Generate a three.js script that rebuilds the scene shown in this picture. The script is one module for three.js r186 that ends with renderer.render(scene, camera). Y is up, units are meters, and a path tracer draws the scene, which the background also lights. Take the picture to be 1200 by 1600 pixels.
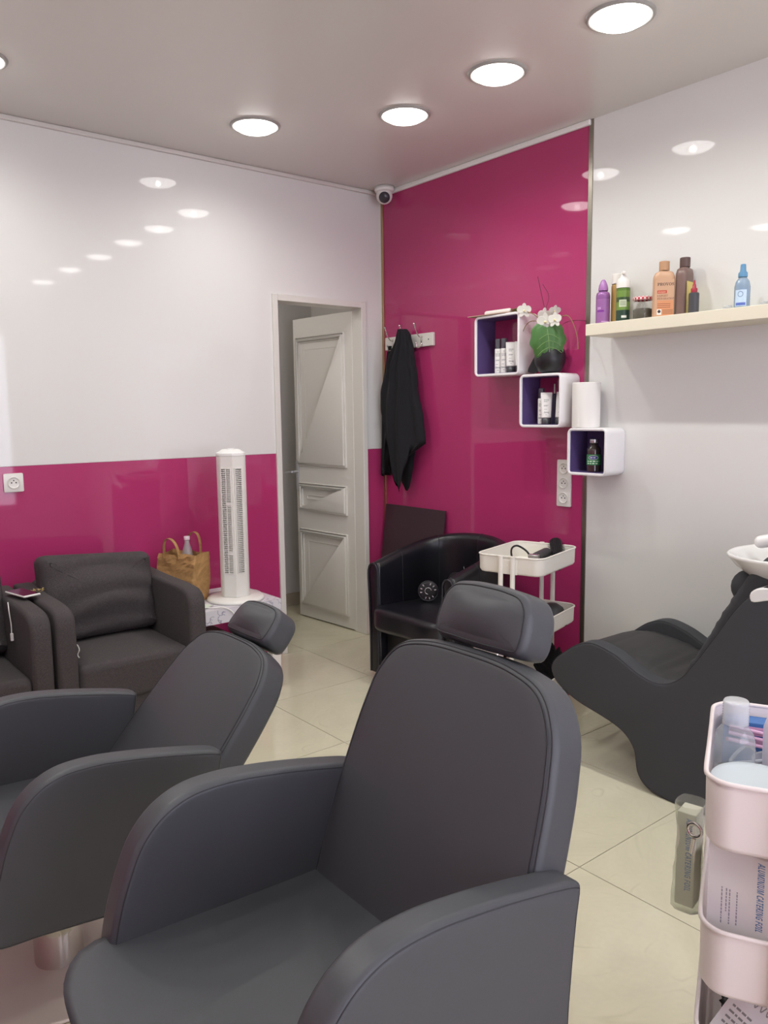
import * as THREE from 'three';
import { RoundedBoxGeometry } from 'three/addons/geometries/RoundedBoxGeometry.js';
import { mergeGeometries, mergeVertices, toCreasedNormals } from 'three/addons/utils/BufferGeometryUtils.js';
import { RectAreaLightUniformsLib } from 'three/addons/lights/RectAreaLightUniformsLib.js';
import { ImprovedNoise } from 'three/addons/math/ImprovedNoise.js';

// ───────────────────────── camera, sky, exposure
RectAreaLightUniformsLib.init();
const scene = new THREE.Scene();
const camera = new THREE.PerspectiveCamera(65.70, 0.75, 0.05, 60);
{
  const m = new THREE.Matrix4().makeBasis(
    new THREE.Vector3(0.7772, -0.0124, 0.6292), new THREE.Vector3(0.0880, 0.9921, -0.0891), new THREE.Vector3(-0.6231, 0.1246, 0.7721));
  camera.quaternion.setFromRotationMatrix(m); camera.position.set(-3.0851, 1.3684, 3.8111);
  camera.updateMatrixWorld();
}
scene.background = new THREE.Color().setRGB(0.84, 0.83, 1.0).multiplyScalar(6.5);
const renderer = new THREE.WebGLRenderer({ antialias: true });
renderer.toneMapping = THREE.LinearToneMapping;
renderer.toneMappingExposure = 0.8;
renderer.shadowMap.enabled = true;
const LAMP_POWER = 1.68;

// ───────────────────────── helpers
const V3 = (x, y, z) => new THREE.Vector3(x, y, z);
let seed = 20240611;
const rnd = () => { seed = (seed + 0x6D2B79F5) | 0; let t = Math.imul(seed ^ (seed >>> 15), 1 | seed); t = (t + Math.imul(t ^ (t >>> 7), 61 | t)) ^ t; return ((t ^ (t >>> 14)) >>> 0) / 4294967296; };
const noise = new ImprovedNoise();
const used = {};
const numbered = n => { const k = used[n] = (used[n] ?? -1) + 1; return k ? `${n}_${String(k).padStart(3, '0')}` : n; };
function tag(o, label, category, group, kind) { if (label) o.userData.label = label; if (category) o.userData.category = category; if (group) o.userData.group = group; if (kind) o.userData.kind = kind; return o; }
function mesh(name, geo, mat, parent) { const m = new THREE.Mesh(Array.isArray(geo) ? merge(geo) : geo, mat); m.name = parent ? name : numbered(name); m.castShadow = m.receiveShadow = true; (parent || scene).add(m); return m; }
function thing(name, label, category, [x, y, z] = [0, 0, 0], turn = 0, group) { const g = new THREE.Group(); g.name = numbered(name); g.position.set(x, y, z); g.rotation.y = turn; scene.add(g); return tag(g, label, category, group); }
function struct(name) { const g = new THREE.Group(); g.name = name; g.userData.kind = 'structure'; scene.add(g); return g; }
function merge(list) { return mergeGeometries(list.map(g => { g = g.index ? g.toNonIndexed() : g; for (const k of Object.keys(g.attributes)) if (!['position', 'normal', 'uv'].includes(k)) g.deleteAttribute(k); if (!g.attributes.uv) boxUV(g); return g; })); }
const tf = (g, x = 0, y = 0, z = 0, rx = 0, ry = 0, rz = 0) => { g.applyMatrix4(new THREE.Matrix4().compose(V3(x, y, z), new THREE.Quaternion().setFromEuler(new THREE.Euler(rx, ry, rz)), V3(1, 1, 1))); return g; };
function boxUV(g) { const p = g.attributes.position, n = g.attributes.normal, u = new Float32Array(p.count * 2); for (let i = 0; i < p.count; i++) { const a = Math.abs(n.getX(i)), b = Math.abs(n.getY(i)), c = Math.abs(n.getZ(i)); let s, t; if (b >= a && b >= c) { s = p.getX(i); t = p.getZ(i); } else if (a >= c) { s = p.getZ(i); t = p.getY(i); } else { s = p.getX(i); t = p.getY(i); } u[2 * i] = s; u[2 * i + 1] = t; } g.setAttribute('uv', new THREE.BufferAttribute(u, 2)); return g; }
const bx = (x0, x1, y0, y1, z0, z1) => boxUV(tf(new THREE.BoxGeometry(x1 - x0, y1 - y0, z1 - z0), (x0 + x1) / 2, (y0 + y1) / 2, (z0 + z1) / 2));
const rb = (x0, x1, y0, y1, z0, z1, r = 0.004, s = 2) => boxUV(tf(new RoundedBoxGeometry(x1 - x0, y1 - y0, z1 - z0, s, Math.min(r, (x1 - x0) / 2.01, (y1 - y0) / 2.01, (z1 - z0) / 2.01)), (x0 + x1) / 2, (y0 + y1) / 2, (z0 + z1) / 2));
const tube = (pts, r, n = 32, k = 6, closed = false) => new THREE.TubeGeometry(new THREE.CatmullRomCurve3(pts.map(p => Array.isArray(p) ? V3(...p) : p), closed, 'centripetal'), n, r, k, closed);
const lathe = (prof, n = 32) => new THREE.LatheGeometry(prof.map(p => new THREE.Vector2(Math.max(p[0], 1e-4), p[1])), n);
const cyl = (x, y, z, r, h, n = 20, r2 = r) => tf(new THREE.CylinderGeometry(r2, r, h, n), x, y + h / 2, z);
function rod(a, b, r, n = 10) { const A = V3(...a), B = V3(...b), d = B.clone().sub(A), g = new THREE.CylinderGeometry(r, r, d.length(), n); g.applyQuaternion(new THREE.Quaternion().setFromUnitVectors(V3(0, 1, 0), d.normalize())); const c = A.add(B).multiplyScalar(.5); return tf(g, c.x, c.y, c.z); }
function loft(rings, { closed = true, cap0 = true, cap1 = true } = {}) {   // rings of Vector3
  const m = rings[0].length, pos = [], idx = [];
  for (const r of rings) for (const p of r) pos.push(p.x, p.y, p.z);
  const e = closed ? m : m - 1;
  for (let i = 0; i < rings.length - 1; i++) for (let j = 0; j < e; j++) { const a = i * m + j, b = i * m + (j + 1) % m, c = a + m, d = b + m; idx.push(a, b, d, a, d, c); }
  const cap = (i, flip) => { const c = V3(0, 0, 0); for (const p of rings[i]) c.add(p); c.divideScalar(m); const k = pos.length / 3; pos.push(c.x, c.y, c.z); for (let j = 0; j < e; j++) { const a = i * m + j, b = i * m + (j + 1) % m; flip ? idx.push(k, b, a) : idx.push(k, a, b); } };
  if (cap0) cap(0, true); if (cap1) cap(rings.length - 1, false);
  const g = new THREE.BufferGeometry(); g.setAttribute('position', new THREE.Float32BufferAttribute(pos, 3)); g.setIndex(idx); g.computeVertexNormals(); return boxUV(g);
}
function rrect(w, h, r, n = 6, seg = 4) {  // closed CCW outline, r one number or [tr, tl, bl, br]
  const R = Array.isArray(r) ? r : [r, r, r, r], o = [], c = [[w / 2, h / 2, 0], [-w / 2, h / 2, 1], [-w / 2, -h / 2, 2], [w / 2, -h / 2, 3]];
  const corner = c.map(([x, y, k]) => { const q = R[k], cx = x - Math.sign(x) * q, cy = y - Math.sign(y) * q, a = []; for (let i = 0; i <= n; i++) { const t = k * Math.PI / 2 + i / n * Math.PI / 2; a.push([cx + q * Math.cos(t), cy + q * Math.sin(t)]); } return a; });
  for (let k = 0; k < 4; k++) { o.push(...corner[k]); const a = corner[k].at(-1), b = corner[(k + 1) % 4][0]; for (let i = 1; i < seg; i++) o.push([a[0] + (b[0] - a[0]) * i / seg, a[1] + (b[1] - a[1]) * i / seg]); }
  return o;
}
function smoothOutline(pts, n = 80) { const c = new THREE.CatmullRomCurve3(pts.map(p => V3(p[0], p[1], 0)), true, 'centripetal'); return c.getSpacedPoints(n).slice(0, n).map(p => [p.x, p.y]); }
function insetOutline(o, d) { const m = o.length; return o.map((p, i) => { const a = o[(i + m - 1) % m], b = o[(i + 1) % m]; const tx = b[0] - a[0], ty = b[1] - a[1], l = Math.hypot(tx, ty) || 1; return [p[0] - ty / l * d, p[1] + tx / l * d]; }); }
function puffed(o, depth, r, puff = 0, backPuff = 0) {   // cushion from a CCW outline, thickness along z
  let cx = 0, cy = 0; for (const p of o) { cx += p[0]; cy += p[1]; } { const X = o.map(p => p[0]), Y = o.map(p => p[1]); cx = (Math.max(...X) + Math.min(...X)) / 2; cy = (Math.max(...Y) + Math.min(...Y)) / 2; }
  const rings = [], at = (q, z) => rings.push(q.map(p => V3(p[0], p[1], z)));
  let hx = 1e-6, hy = 1e-6; for (const p of o) { hx = Math.max(hx, Math.abs(p[0] - cx)); hy = Math.max(hy, Math.abs(p[1] - cy)); } hx = Math.max(.004, hx - r); hy = Math.max(.004, hy - r);
  const dome = (p, k) => k * Math.max(0, (1 - ((p[0] - cx) / hx) ** 2) * (1 - ((p[1] - cy) / hy) ** 2));
  const domed = (q, z, k) => rings.push(q.map(p => V3(p[0], p[1], z + dome(p, k))));
  const inner = insetOutline(o, r), sc = s => inner.map(p => [cx + (p[0] - cx) * s, cy + (p[1] - cy) * s]);
  for (const s of [.1, .3, .5, .7, .85, .95]) domed(sc(s), -depth / 2, -backPuff);
  for (let i = 0; i <= 4; i++) { const t = i / 4 * Math.PI / 2; at(insetOutline(o, r * (1 - Math.sin(t))), -depth / 2 + r * (1 - Math.cos(t))); }
  for (let i = 0; i <= 4; i++) { const t = i / 4 * Math.PI / 2; at(insetOutline(o, r * (1 - Math.cos(t))), depth / 2 - r + r * Math.sin(t)); }
  for (const s of [.95, .85, .7, .5, .3, .1]) domed(sc(s), depth / 2, puff);
  return loft(rings);
}
const outlineTube = (o, z, r, d = 0, n = 120) => tube(insetOutline(o, d).map(p => V3(p[0], p[1], z)), r, n, 5, true);
const shapeOf = (o, holes = []) => { const s = new THREE.Shape(o.map(p => new THREE.Vector2(p[0], p[1]))); for (const h of holes) s.holes.push(new THREE.Path(h.map(p => new THREE.Vector2(p[0], p[1])))); return s; };
const ext = (o, d, b = 0, holes = [], seg = 2) => { const g = new THREE.ExtrudeGeometry(shapeOf(o, holes), { depth: d - 2 * b, bevelEnabled: b > 0, bevelSize: b, bevelThickness: b, bevelOffset: -b, bevelSegments: seg, curveSegments: 8 }); g.translate(0, 0, b); return toCreasedNormals(g, .7); };

// ───────────────────────── textures and materials
function dataTex(n, fn, srgb) { const d = new Uint8Array(n * n * 4); for (let j = 0; j < n; j++) for (let i = 0; i < n; i++) { const c = fn(i / n, j / n); const k = (j * n + i) * 4; d[k] = c[0]; d[k + 1] = c[1]; d[k + 2] = c[2]; d[k + 3] = 255; } const t = new THREE.DataTexture(d, n, n); t.wrapS = t.wrapT = THREE.RepeatWrapping; t.magFilter = THREE.LinearFilter; t.minFilter = THREE.LinearMipmapLinearFilter; t.generateMipmaps = true; if (srgb) t.colorSpace = THREE.SRGBColorSpace; t.needsUpdate = true; return t; }
// tileable noise by walking a torus
const tn = (u, v, f, s = 0) => { const a = u * 2 * Math.PI, b = v * 2 * Math.PI, R = f / 6.283; return noise.noise(Math.cos(a) * R + 7.3 + s, Math.sin(a) * R + Math.cos(b) * R * 1.3 + 3.1, Math.sin(b) * R + 11.7 + s); };
const clamp = (x, a = 0, b = 255) => Math.max(a, Math.min(b, x));
const leatherBump = dataTex(256, (u, v) => { const k = clamp(128 + 60 * tn(u, v, 40) + 50 * tn(u, v, 90, 5)); return [k, k, k]; }); leatherBump.repeat.set(6, 6);
const fabricMap = dataTex(256, (u, v) => { const k = clamp(200 + 46 * tn(u, v, 70) + 44 * tn(u, v, 150, 4) + 16 * Math.sin(u * 6.2832 * 64) * Math.sin(v * 6.2832 * 64)); return [k, k * .985, k * .985]; }, true); fabricMap.repeat.set(5, 5);
const fabricBump = dataTex(256, (u, v) => { const k = clamp(128 + 70 * Math.sin(u * 6.2832 * 64) * Math.sin(v * 6.2832 * 64) + 50 * tn(u, v, 120)); return [k, k, k]; }); fabricBump.repeat.set(5, 5);
const tileTex = [0, 9, 21].map(s => dataTex(256, (u, v) => {
  const w = tn(u, v, 9, s), q = 1 - Math.min(1, Math.abs(tn(u + .02 * w, v + .02 * w, 6, s + 3)) * 26), fine = tn(u, v, 60, s);
  const vein = q * Math.max(0, w + .02) * 20, k = 1 + .02 * w + .012 * fine;
  return [clamp(208 * k - vein), clamp(202 * k - vein), clamp(177 * k - vein)];
}, true));
const kraftMap = dataTex(128, (u, v) => { const k = 1 + .10 * tn(u, v, 20) + .06 * Math.sin(v * 6.2832 * 40); return [clamp(196 * k), clamp(160 * k), clamp(112 * k)]; }, true); kraftMap.repeat.set(4, 4);
function canvasTex(w, h, draw) { const c = document.createElement('canvas'); c.width = w; c.height = h; const x = c.getContext('2d'); draw(x, w, h); const t = new THREE.CanvasTexture(c); t.colorSpace = THREE.SRGBColorSpace; t.magFilter = THREE.LinearFilter; return t; }
const M = (color, roughness = .5, o = {}) => new THREE.MeshPhysicalMaterial({ color, roughness, ...o });
const mat = {
  panelWhite: M('#e2e1de', .035, { specularIntensity: 1 }), panelPink: M('#b2396d', .035),
  plasterGrey: M('#d8d4d0', .6), wallCore: M('#d6d4d0', .7), ceil: M('#d8d4cf', .28),
  grout: M('#9c9380', .9), gold: M('#b49a76', .3, { metalness: .9 }), steel: M('#8d877c', .28, { metalness: .85 }),
  frame: M('#dfdcd5', .35), plasticWhite: M('#e9e6e0', .35), matteWhite: M('#ecebe8', .45),
  chrome: M('#d8d4cf', .08, { metalness: 1 }), brushed: M('#d3c9bb', .4, { metalness: .1 }), dark: M('#17171a', .5), blackPlastic: M('#1b1b1f', .38),
  skai: M('#434448', .48, { bumpMap: leatherBump, bumpScale: .00012 }), seam: M('#2a2a2e', .6),
  leather: M('#17171d', .3, { bumpMap: leatherBump, bumpScale: .00015 }), leatherSeam: M('#24242c', .45),
  sofa: M('#ffffff', .95, { map: fabricMap, bumpMap: fabricBump, bumpScale: .001, sheen: .25, sheenRoughness: .7 }),
  wash: M('#3b3c40', .8, { bumpMap: fabricBump, bumpScale: .0004 }), washTop: M('#47484a', .75), washSeat: M('#2f2e30', .55, { bumpMap: leatherBump, bumpScale: .001 }),
  ceramic: M('#eeecea', .12), trolley: M('#ebe6dc', .35), trolleyPink: M('#eadedb', .35),
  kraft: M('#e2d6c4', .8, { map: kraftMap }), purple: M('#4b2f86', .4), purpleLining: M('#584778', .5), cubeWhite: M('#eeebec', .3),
  cloth: M('#111115', .95, { bumpMap: fabricBump, bumpScale: .001 }), cloth2: M('#15151b', .95, { bumpMap: fabricBump, bumpScale: .001 }),
  shelf: M('#e9e2cd', .4), paper: M('#efece8', .9), tableWhite: M('#e4dfd9', .5), cord: M('#ece9e4', .45),
  clear: M('#e9eef1', .08, { transmission: .8, thickness: 0, ior: 1.45 }), frosted: M('#eef0f2', .35, { transmission: .75, thickness: 0 }), water: M('#dfe5d8', .02, { transmission: 1, thickness: .04, ior: 1.33 }),
  leaf: M('#49743a', .45), leafVein: M('#86a866', .5), petal: M('#f1efe6', .6, { transmission: .2, thickness: 0 }), stem: M('#8d7b4a', .7), twig: M('#5a2437', .8),
  lampRim: M('#a5a29e', .35), soil: M('#2b2522', .95), goldChain: M('#c9b27a', .3, { metalness: .8 }), silver: M('#c9c9cc', .25, { metalness: .9 }),
};
mat.sofa.color.set('#5b5556');
const tileMat = tileTex.map(t => M('#ffffff', .09, { map: t }));
const H = 2.657, PINK_H = 1.149, EDGE = 1.503, ZMAX = 5.6, XMIN = -4.2;

// ───────────────────────── the room
{
  const floor = struct('floor'); mesh('grout_bed', bx(XMIN, .12, -.06, -.004, -1.4, ZMAX), mat.grout, floor);
  const P = .6, x0 = -.63, z0 = .03, g = .0016, cache = {};
  for (let i = -7; i <= 2; i++) for (let j = -3; j <= 10; j++) {
    const xa = Math.max(XMIN, x0 + i * P) + g, xb = Math.min(.0, x0 + (i + 1) * P) - g, za = Math.max(-.98, z0 + j * P) + g, zb = Math.min(ZMAX, z0 + (j + 1) * P) - g;
    if (xb - xa < .02 || zb - za < .02) continue;
    const v = Math.floor(rnd() * 3), ou = rnd(), ov = rnd();
    const geo = bx(xa, xb, -.012, 0, za, zb), uv = geo.attributes.uv; for (let k = 0; k < uv.count; k++) uv.setXY(k, uv.getX(k) * 1.1 + ou, uv.getY(k) * 1.1 + ov);
    mesh('tile', geo, tileMat[v], floor);
  }
  const ceiling = struct('ceiling'); mesh('ceiling_slab', bx(XMIN, .12, H, H + .1, -.12, ZMAX), mat.ceil, ceiling);

  const DL = -.772, DR = -.14, DT = 2.012, wl = struct('wall_left');
  for (const b of [[XMIN, DL, 0, H], [DL, DR, DT, H], [DR, .12, 0, H]]) mesh('wall_core', bx(b[0], b[1], b[2], b[3], -.12, -.006), mat.wallCore, wl);
  const e = .0008;
  mesh('white_panel', bx(XMIN, DL, PINK_H + e, H, -.006, 0), mat.panelWhite, wl);
  mesh('white_panel', bx(DL, DR, DT, H, -.006, 0), mat.panelWhite, wl);
  mesh('white_panel', bx(DR, 0, PINK_H + e, H, -.006, 0), mat.panelWhite, wl);
  mesh('pink_panel', bx(XMIN, DL, 0, PINK_H - e, -.006, 0), mat.panelPink, wl);
  mesh('pink_panel', bx(DR, 0, 0, PINK_H - e, -.006, 0), mat.panelPink, wl);

  const wr = struct('wall_right'); mesh('wall_core', bx(.006, .12, 0, H, 0, ZMAX), mat.wallCore, wr);
  mesh('pink_panel', bx(0, .006, 0, H, .018, EDGE - .012), mat.panelPink, wr);
  mesh('white_panel', bx(0, .006, 0, H, EDGE + .012, ZMAX), mat.panelWhite, wr);
  mesh('edge_strip', rb(-.004, .006, 0, H, EDGE - .012, EDGE + .012, .002), mat.steel, wr).userData.label = 'dull metal strip between pink and white panels';
  mesh('edge_strip', rb(-.008, .006, 0, H, 0, .018, .002), mat.gold, wr).userData.label = 'brass coloured corner strip';

  const t1 = struct('trim_1'); mesh('cornice_bead', [rb(XMIN, 0, H - .022, H, 0, .018, .006)], mat.ceil, t1);
  const t2 = struct('trim_2'); mesh('cornice_bead', [rb(-.018, 0, H - .026, H, .018, EDGE, .006)], mat.matteWhite, t2);
  const t3 = struct('trim_3'); mesh('pink_plinth', rb(-.108, 0, 0, .155, .0005, EDGE - .012, .002), mat.panelPink, t3);
  const bl = struct('baseboard_left'); mesh('skirting', rb(-.139, -.1095, 0, .095, 0, .014, .003), mat.frame, bl);

  const wb = struct('wall_back'); mesh('wall_core', bx(XMIN - .12, XMIN, 0, H, -.12, ZMAX), mat.wallCore, wb);
  mesh('white_panel', bx(XMIN, XMIN + .006, PINK_H, H, 0, ZMAX), mat.panelWhite, wb); mesh('pink_panel', bx(XMIN, XMIN + .006, 0, PINK_H, 0, ZMAX), mat.panelPink, wb);
  // shop front behind the photographer
  const wf = struct('wall_front'), wx0 = -3.5, wx1 = -.7, wy0 = .35, wy1 = 2.3;
  for (const b of [[XMIN - .12, wx0, 0, H], [wx1, .12, 0, H], [wx0, wx1, 0, wy0], [wx0, wx1, wy1, H]]) mesh('wall_core', bx(b[0], b[1], b[2], b[3], ZMAX, ZMAX + .12), mat.wallCore, wf);
  const w1 = struct('window_1'); const fr = .05;
  mesh('window_frame', [rb(wx0, wx0 + fr, wy0, wy1, ZMAX + .02, ZMAX + .09), rb(wx1 - fr, wx1, wy0, wy1, ZMAX + .02, ZMAX + .09), rb(wx0, wx1, wy0, wy0 + fr, ZMAX + .02, ZMAX + .09), rb(wx0, wx1, wy1 - fr, wy1, ZMAX + .02, ZMAX + .09), rb((wx0 + wx1) / 2 - .03, (wx0 + wx1) / 2 + .03, wy0, wy1, ZMAX + .02, ZMAX + .09)], mat.frame, w1);
  mesh('pane', bx(wx0, wx1, wy0, wy1, ZMAX + .05, ZMAX + .056), M('#ffffff', 0, { transmission: 1, thickness: 0 }), w1);

  // passage behind the door
  const wp = struct('wall_passage');
  mesh('passage_wall', [bx(-1.5, .3, 0, 2.35, -1.06, -.95), bx(-1.5, -1.4, 0, 2.35, -.95, -.12), bx(.12, .3, 0, 2.35, -.95, 0)], mat.plasterGrey, wp);
  mesh('passage_ceiling', bx(-1.5, .3, 2.25, 2.35, -1.06, -.12), mat.plasterGrey, wp);
  const bp = struct('baseboard_passage'); mesh('tile_skirting', bx(-1.4, .12, 0, .09, -.95, -.938), M('#b3a893', .4), bp);

  { const t = thing('passage_fill_light', 'added unseen fill lamp brightening the passage behind the open door', 'light', [-1.05, 2.25, -.5]); mesh('diffuser', lathe([[0, -.04], [.08, -.035], [.11, -.012], [.11, 0], [0, 0]], 32), new THREE.MeshStandardMaterial({ color: '#ffffff', emissive: new THREE.Color(1, .97, .92), emissiveIntensity: 4 }), t); const s = new THREE.PointLight(new THREE.Color(1, .96, .9), .5, 0, 2); s.position.set(-1.05, 2.235, -.5); s.castShadow = true; s.shadow.radius = .5; scene.add(s); }  // invented lamp out of view, added to brighten the passage wall
  // door with casing
  const d1 = struct('door_1'), ft = .03;
  mesh('casing', [rb(DL - .004, DL + ft, 0, DT + .004, -.115, .012, .004), rb(DR - ft, DR + .004, 0, DT + .004, -.115, .012, .004), rb(DL + ft, DR - ft, DT - ft, DT + .004, -.114, .011, .001)], mat.frame, d1);
  const leaf = new THREE.Group(); leaf.name = 'leaf'; d1.add(leaf); leaf.position.set(-.172, 0, -.085); leaf.rotation.y = Math.PI / 2 + .07;
  // leaf local: x runs from hinge to free edge after turning, face toward local -z … face normal points at the room
  const LW = .59, LH = 1.975;
  const slab = mesh('slab', rb(0, LW, .008, LH, 0, .038, .003), mat.frame, leaf);
  const frameMold = (x0, x1, y0, y1) => {
    const w = x1 - x0, h = y1 - y0, cx = (x0 + x1) / 2, cy = (y0 + y1) / 2;
    const o = rrect(w, h, .002, 1, 1), i = rrect(w - .075, h - .075, .002, 1, 1).reverse();
    const o2 = rrect(w - .026, h - .026, .002, 1, 1), i2 = rrect(w - .052, h - .052, .002, 1, 1).reverse();
    const o3 = rrect(w - .155, h - .155, .002, 1, 1), i3 = rrect(w - .165, h - .165, .002, 1, 1).reverse();
    return [tf(ext(o, .014, .004, [i]), cx, cy, .001, 0, Math.PI), tf(ext(o2, .012, .005, [i2]), cx, cy, -.010, 0, Math.PI), tf(ext(o3, .004, .0015, [i3]), cx, cy, .001, 0, Math.PI)];
  };
  for (const [a, b] of [[1.03, 1.855], [.73, .915], [.085, .61]]) mesh('moulding', frameMold(.065, LW - .035, a, b), mat.frame, leaf);
  const hd = mesh('handle', [rb(LW - .03, LW - .004, .86, 1.06, -.006, .0, .002), rod([LW - .017, .985, .0], [LW - .017, .985, -.05], .008), rod([LW - .017, .985, -.047], [LW + .06, .98, -.05], .008)], mat.silver, leaf);
  mesh('edge_lock', bx(LW, LW + .002, .85, 1.07, .008, .03), mat.blackPlastic, leaf);
  for (const y of [.2, 1.0, 1.78]) mesh('hinge', [cyl(-.006, y - .045, .03, .0085, .09, 10), rb(-.014, .012, y - .04, y + .04, .026, .032, .001)], mat.frame, leaf);
}

// ───────────────────────── ceiling lights
{
  const spots = [[-1.158, .535], [-.705, 1.04], [-.703, 1.585], [-.703, 2.135], [-.69, 2.79], [-.70, 3.5], [-.70, 4.3], [-2.31, .53], [-2.72, .98], [-2.88, 1.56], [-2.9, 2.13], [-2.9, 2.79], [-2.9, 3.5], [-2.9, 4.3]];
  const names = ['round ceiling downlight beside the wall above the doorway', 'round ceiling downlight of the row along the pink panel, nearest the corner camera', 'round ceiling downlight of the right row above the stepped cube shelves', 'round ceiling downlight of the right row above the bottle shelf'];
  const glow = new THREE.MeshStandardMaterial({ color: '#ffffff', emissive: new THREE.Color(1, .985, .95), emissiveIntensity: 9 });
  spots.forEach(([x, z], i) => {
    const t = thing('ceiling_light', names[i] || 'round white ceiling downlight seen only as a reflection in the glossy walls', 'light', [x, H, z], 0, names[i] ? undefined : 'downlights mirrored in the glossy walls');
    mesh('rim', lathe([[.098, -.001], [.098, -.007], [.104, -.009], [.111, -.006], [.114, 0]], 40), mat.lampRim, t);
    mesh('diffuser', lathe([[0, -.03], [.04, -.0285], [.075, -.0215], [.094, -.0105], [.0985, -.003], [.0985, .0], [.0, .001]], 40), glow, t);
    const s = new THREE.SpotLight(new THREE.Color(.985, 1, .955), LAMP_POWER, 0, 1.42, 1, 2);
    s.position.set(x, H - .0145, z); s.target.position.set(x, 0, z); s.castShadow = true; s.shadow.radius = .6; s.name = 'downlight'; scene.add(s); scene.add(s.target);
  });
}

// ───────────────────────── fittings on walls and ceiling
{
  const t = thing('security_camera', 'small white dome security camera under the ceiling at the corner of the pink wall', 'camera', [-.075, H, .12]);
  mesh('mount', lathe([[.0, 0], [.056, 0], [.056, -.022], [.05, -.032], [.0, -.032]], 28), mat.matteWhite, t);
  mesh('housing', tf(new THREE.SphereGeometry(.047, 24, 16), 0, -.05, 0), mat.matteWhite, t);
  const q = new THREE.Quaternion().setFromUnitVectors(V3(0, 0, 1), V3(-.55, -.45, .7).normalize());
  const eye = tf(new THREE.SphereGeometry(.044, 24, 12, 0, Math.PI * 2, 0, .8), 0, 0, 0, Math.PI / 2); eye.translate(0, 0, .006); eye.applyQuaternion(q); eye.translate(0, -.05, 0);
  mesh('lens', eye, M('#3a3a40', .15), t);
}
function socketGeo(n) {      // plate in the xy plane, facing +z; n wells stacked
  const h = .0715 * n + .0125, plate = [], rims = [], holes = [];
  plate.push(tf(ext(rrect(.084, h, .006, 4, 1), .009, .002), 0, 0, 0));
  for (let k = 0; k < n; k++) {
    const y = (k - (n - 1) / 2) * .0715;
    rims.push(tf(lathe([[.026, .0], [.0265, .004], [.0245, .005], [.0225, .0015], [.018, .001], [0, .001]], 28), 0, y, .009, Math.PI / 2));
    for (const [x, dy, r] of [[-.0095, 0, .0032], [.0095, 0, .0032], [0, .010, .0028]]) holes.push(tf(new THREE.CylinderGeometry(r, r, .002, 10), x, y + dy, .0102, Math.PI / 2));
  }
  return [plate, rims, holes];
}
{
  const mk = (n, label, pos, turn) => { const t = thing('wall_socket', label, 'socket', pos, turn), [p, r, h] = socketGeo(n); mesh('plate', p, mat.plasticWhite, t); r.forEach(g => mesh('well', g, mat.plasticWhite, t)); h.forEach(g => mesh('contact_hole', g, mat.dark, t)); };
  mk(1, 'single square white socket on the pink lower wall above the armchairs', [-2.148, 1.076, 0], 0);
  mk(3, 'tall white triple socket on the pink wall under the cube shelves', [0, 1.018, 1.385], -Math.PI / 2);
}
{ // coat rack
  const t = thing('coat_rack', 'white coat rack board with chrome double hooks on the pink wall', 'coat rack', [0, 1.775, .25]);
  mesh('board', rb(-.018, 0, -.037, .037, -.21, .215, .004), mat.frame, t);
  for (const z of [-.135, .0, .125]) mesh('hook', [rb(-.023, -.018, -.028, .022, z - .007, z + .007, .002), tube([[-.02, .012, z], [-.045, .022, z], [-.066, .055, z], [-.078, .085, z]], .0035, 20, 8), tf(new THREE.SphereGeometry(.007, 12, 8), -.078, .087, z), tube([[-.02, -.015, z], [-.035, -.04, z], [-.055, -.045, z], [-.062, -.02, z]], .0035, 20, 8), tf(new THREE.SphereGeometry(.006, 12, 8), -.062, -.018, z)], mat.chrome, t);
  mesh('screw', tf(new THREE.CylinderGeometry(.004, .004, .002, 10), -.0185, 0, .18, 0, 0, Math.PI / 2), mat.dark, t);
}
function garment(zl, zr, top, hem, depth, folds, ph) {   // hanging cloth against the wall x = 0; zl/zr functions of t, hem function of s
  const nS = 40, nT = 36, rings = [];
  for (let j = 0; j <= nT; j++) {
    const t = j / nT, ring = [];
    const put = (s, front) => { const z = zl(t) + (zr(t) - zl(t)) * s, y = top + (hem(s) - top) * t; const env = Math.pow(Math.sin(Math.PI * Math.min(.999, Math.max(.001, s))), .5); const f = Math.sin(s * folds * Math.PI * 2 + ph + t * 1.3) * .5 + Math.sin(s * folds * 4.1 + ph * 2 - t) * .3; const d = depth * (.55 + .45 * Math.sin(Math.min(1, t * 3) * 1.57)); ring.push(V3(front ? -(.02 + d * env * (.75 + .4 * f)) : -.012, y, z + .004 * Math.sin(t * 9 + s * 5))); };
    for (let i = 0; i <= nS; i++) put(i / nS, true);
    for (let i = nS - 1; i > 0; i -= 2) put(i / nS, false);
    rings.push(ring);
  }
  return loft(rings);
}
const curve = pts => x => { if (x <= pts[0][0]) return pts[0][1]; for (let i = 1; i < pts.length; i++) if (x <= pts[i][0]) { const k = (x - pts[i - 1][0]) / (pts[i][0] - pts[i - 1][0]); return pts[i - 1][1] + (pts[i][1] - pts[i - 1][1]) * k * k * (3 - 2 * k); } return pts.at(-1)[1]; };
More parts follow.
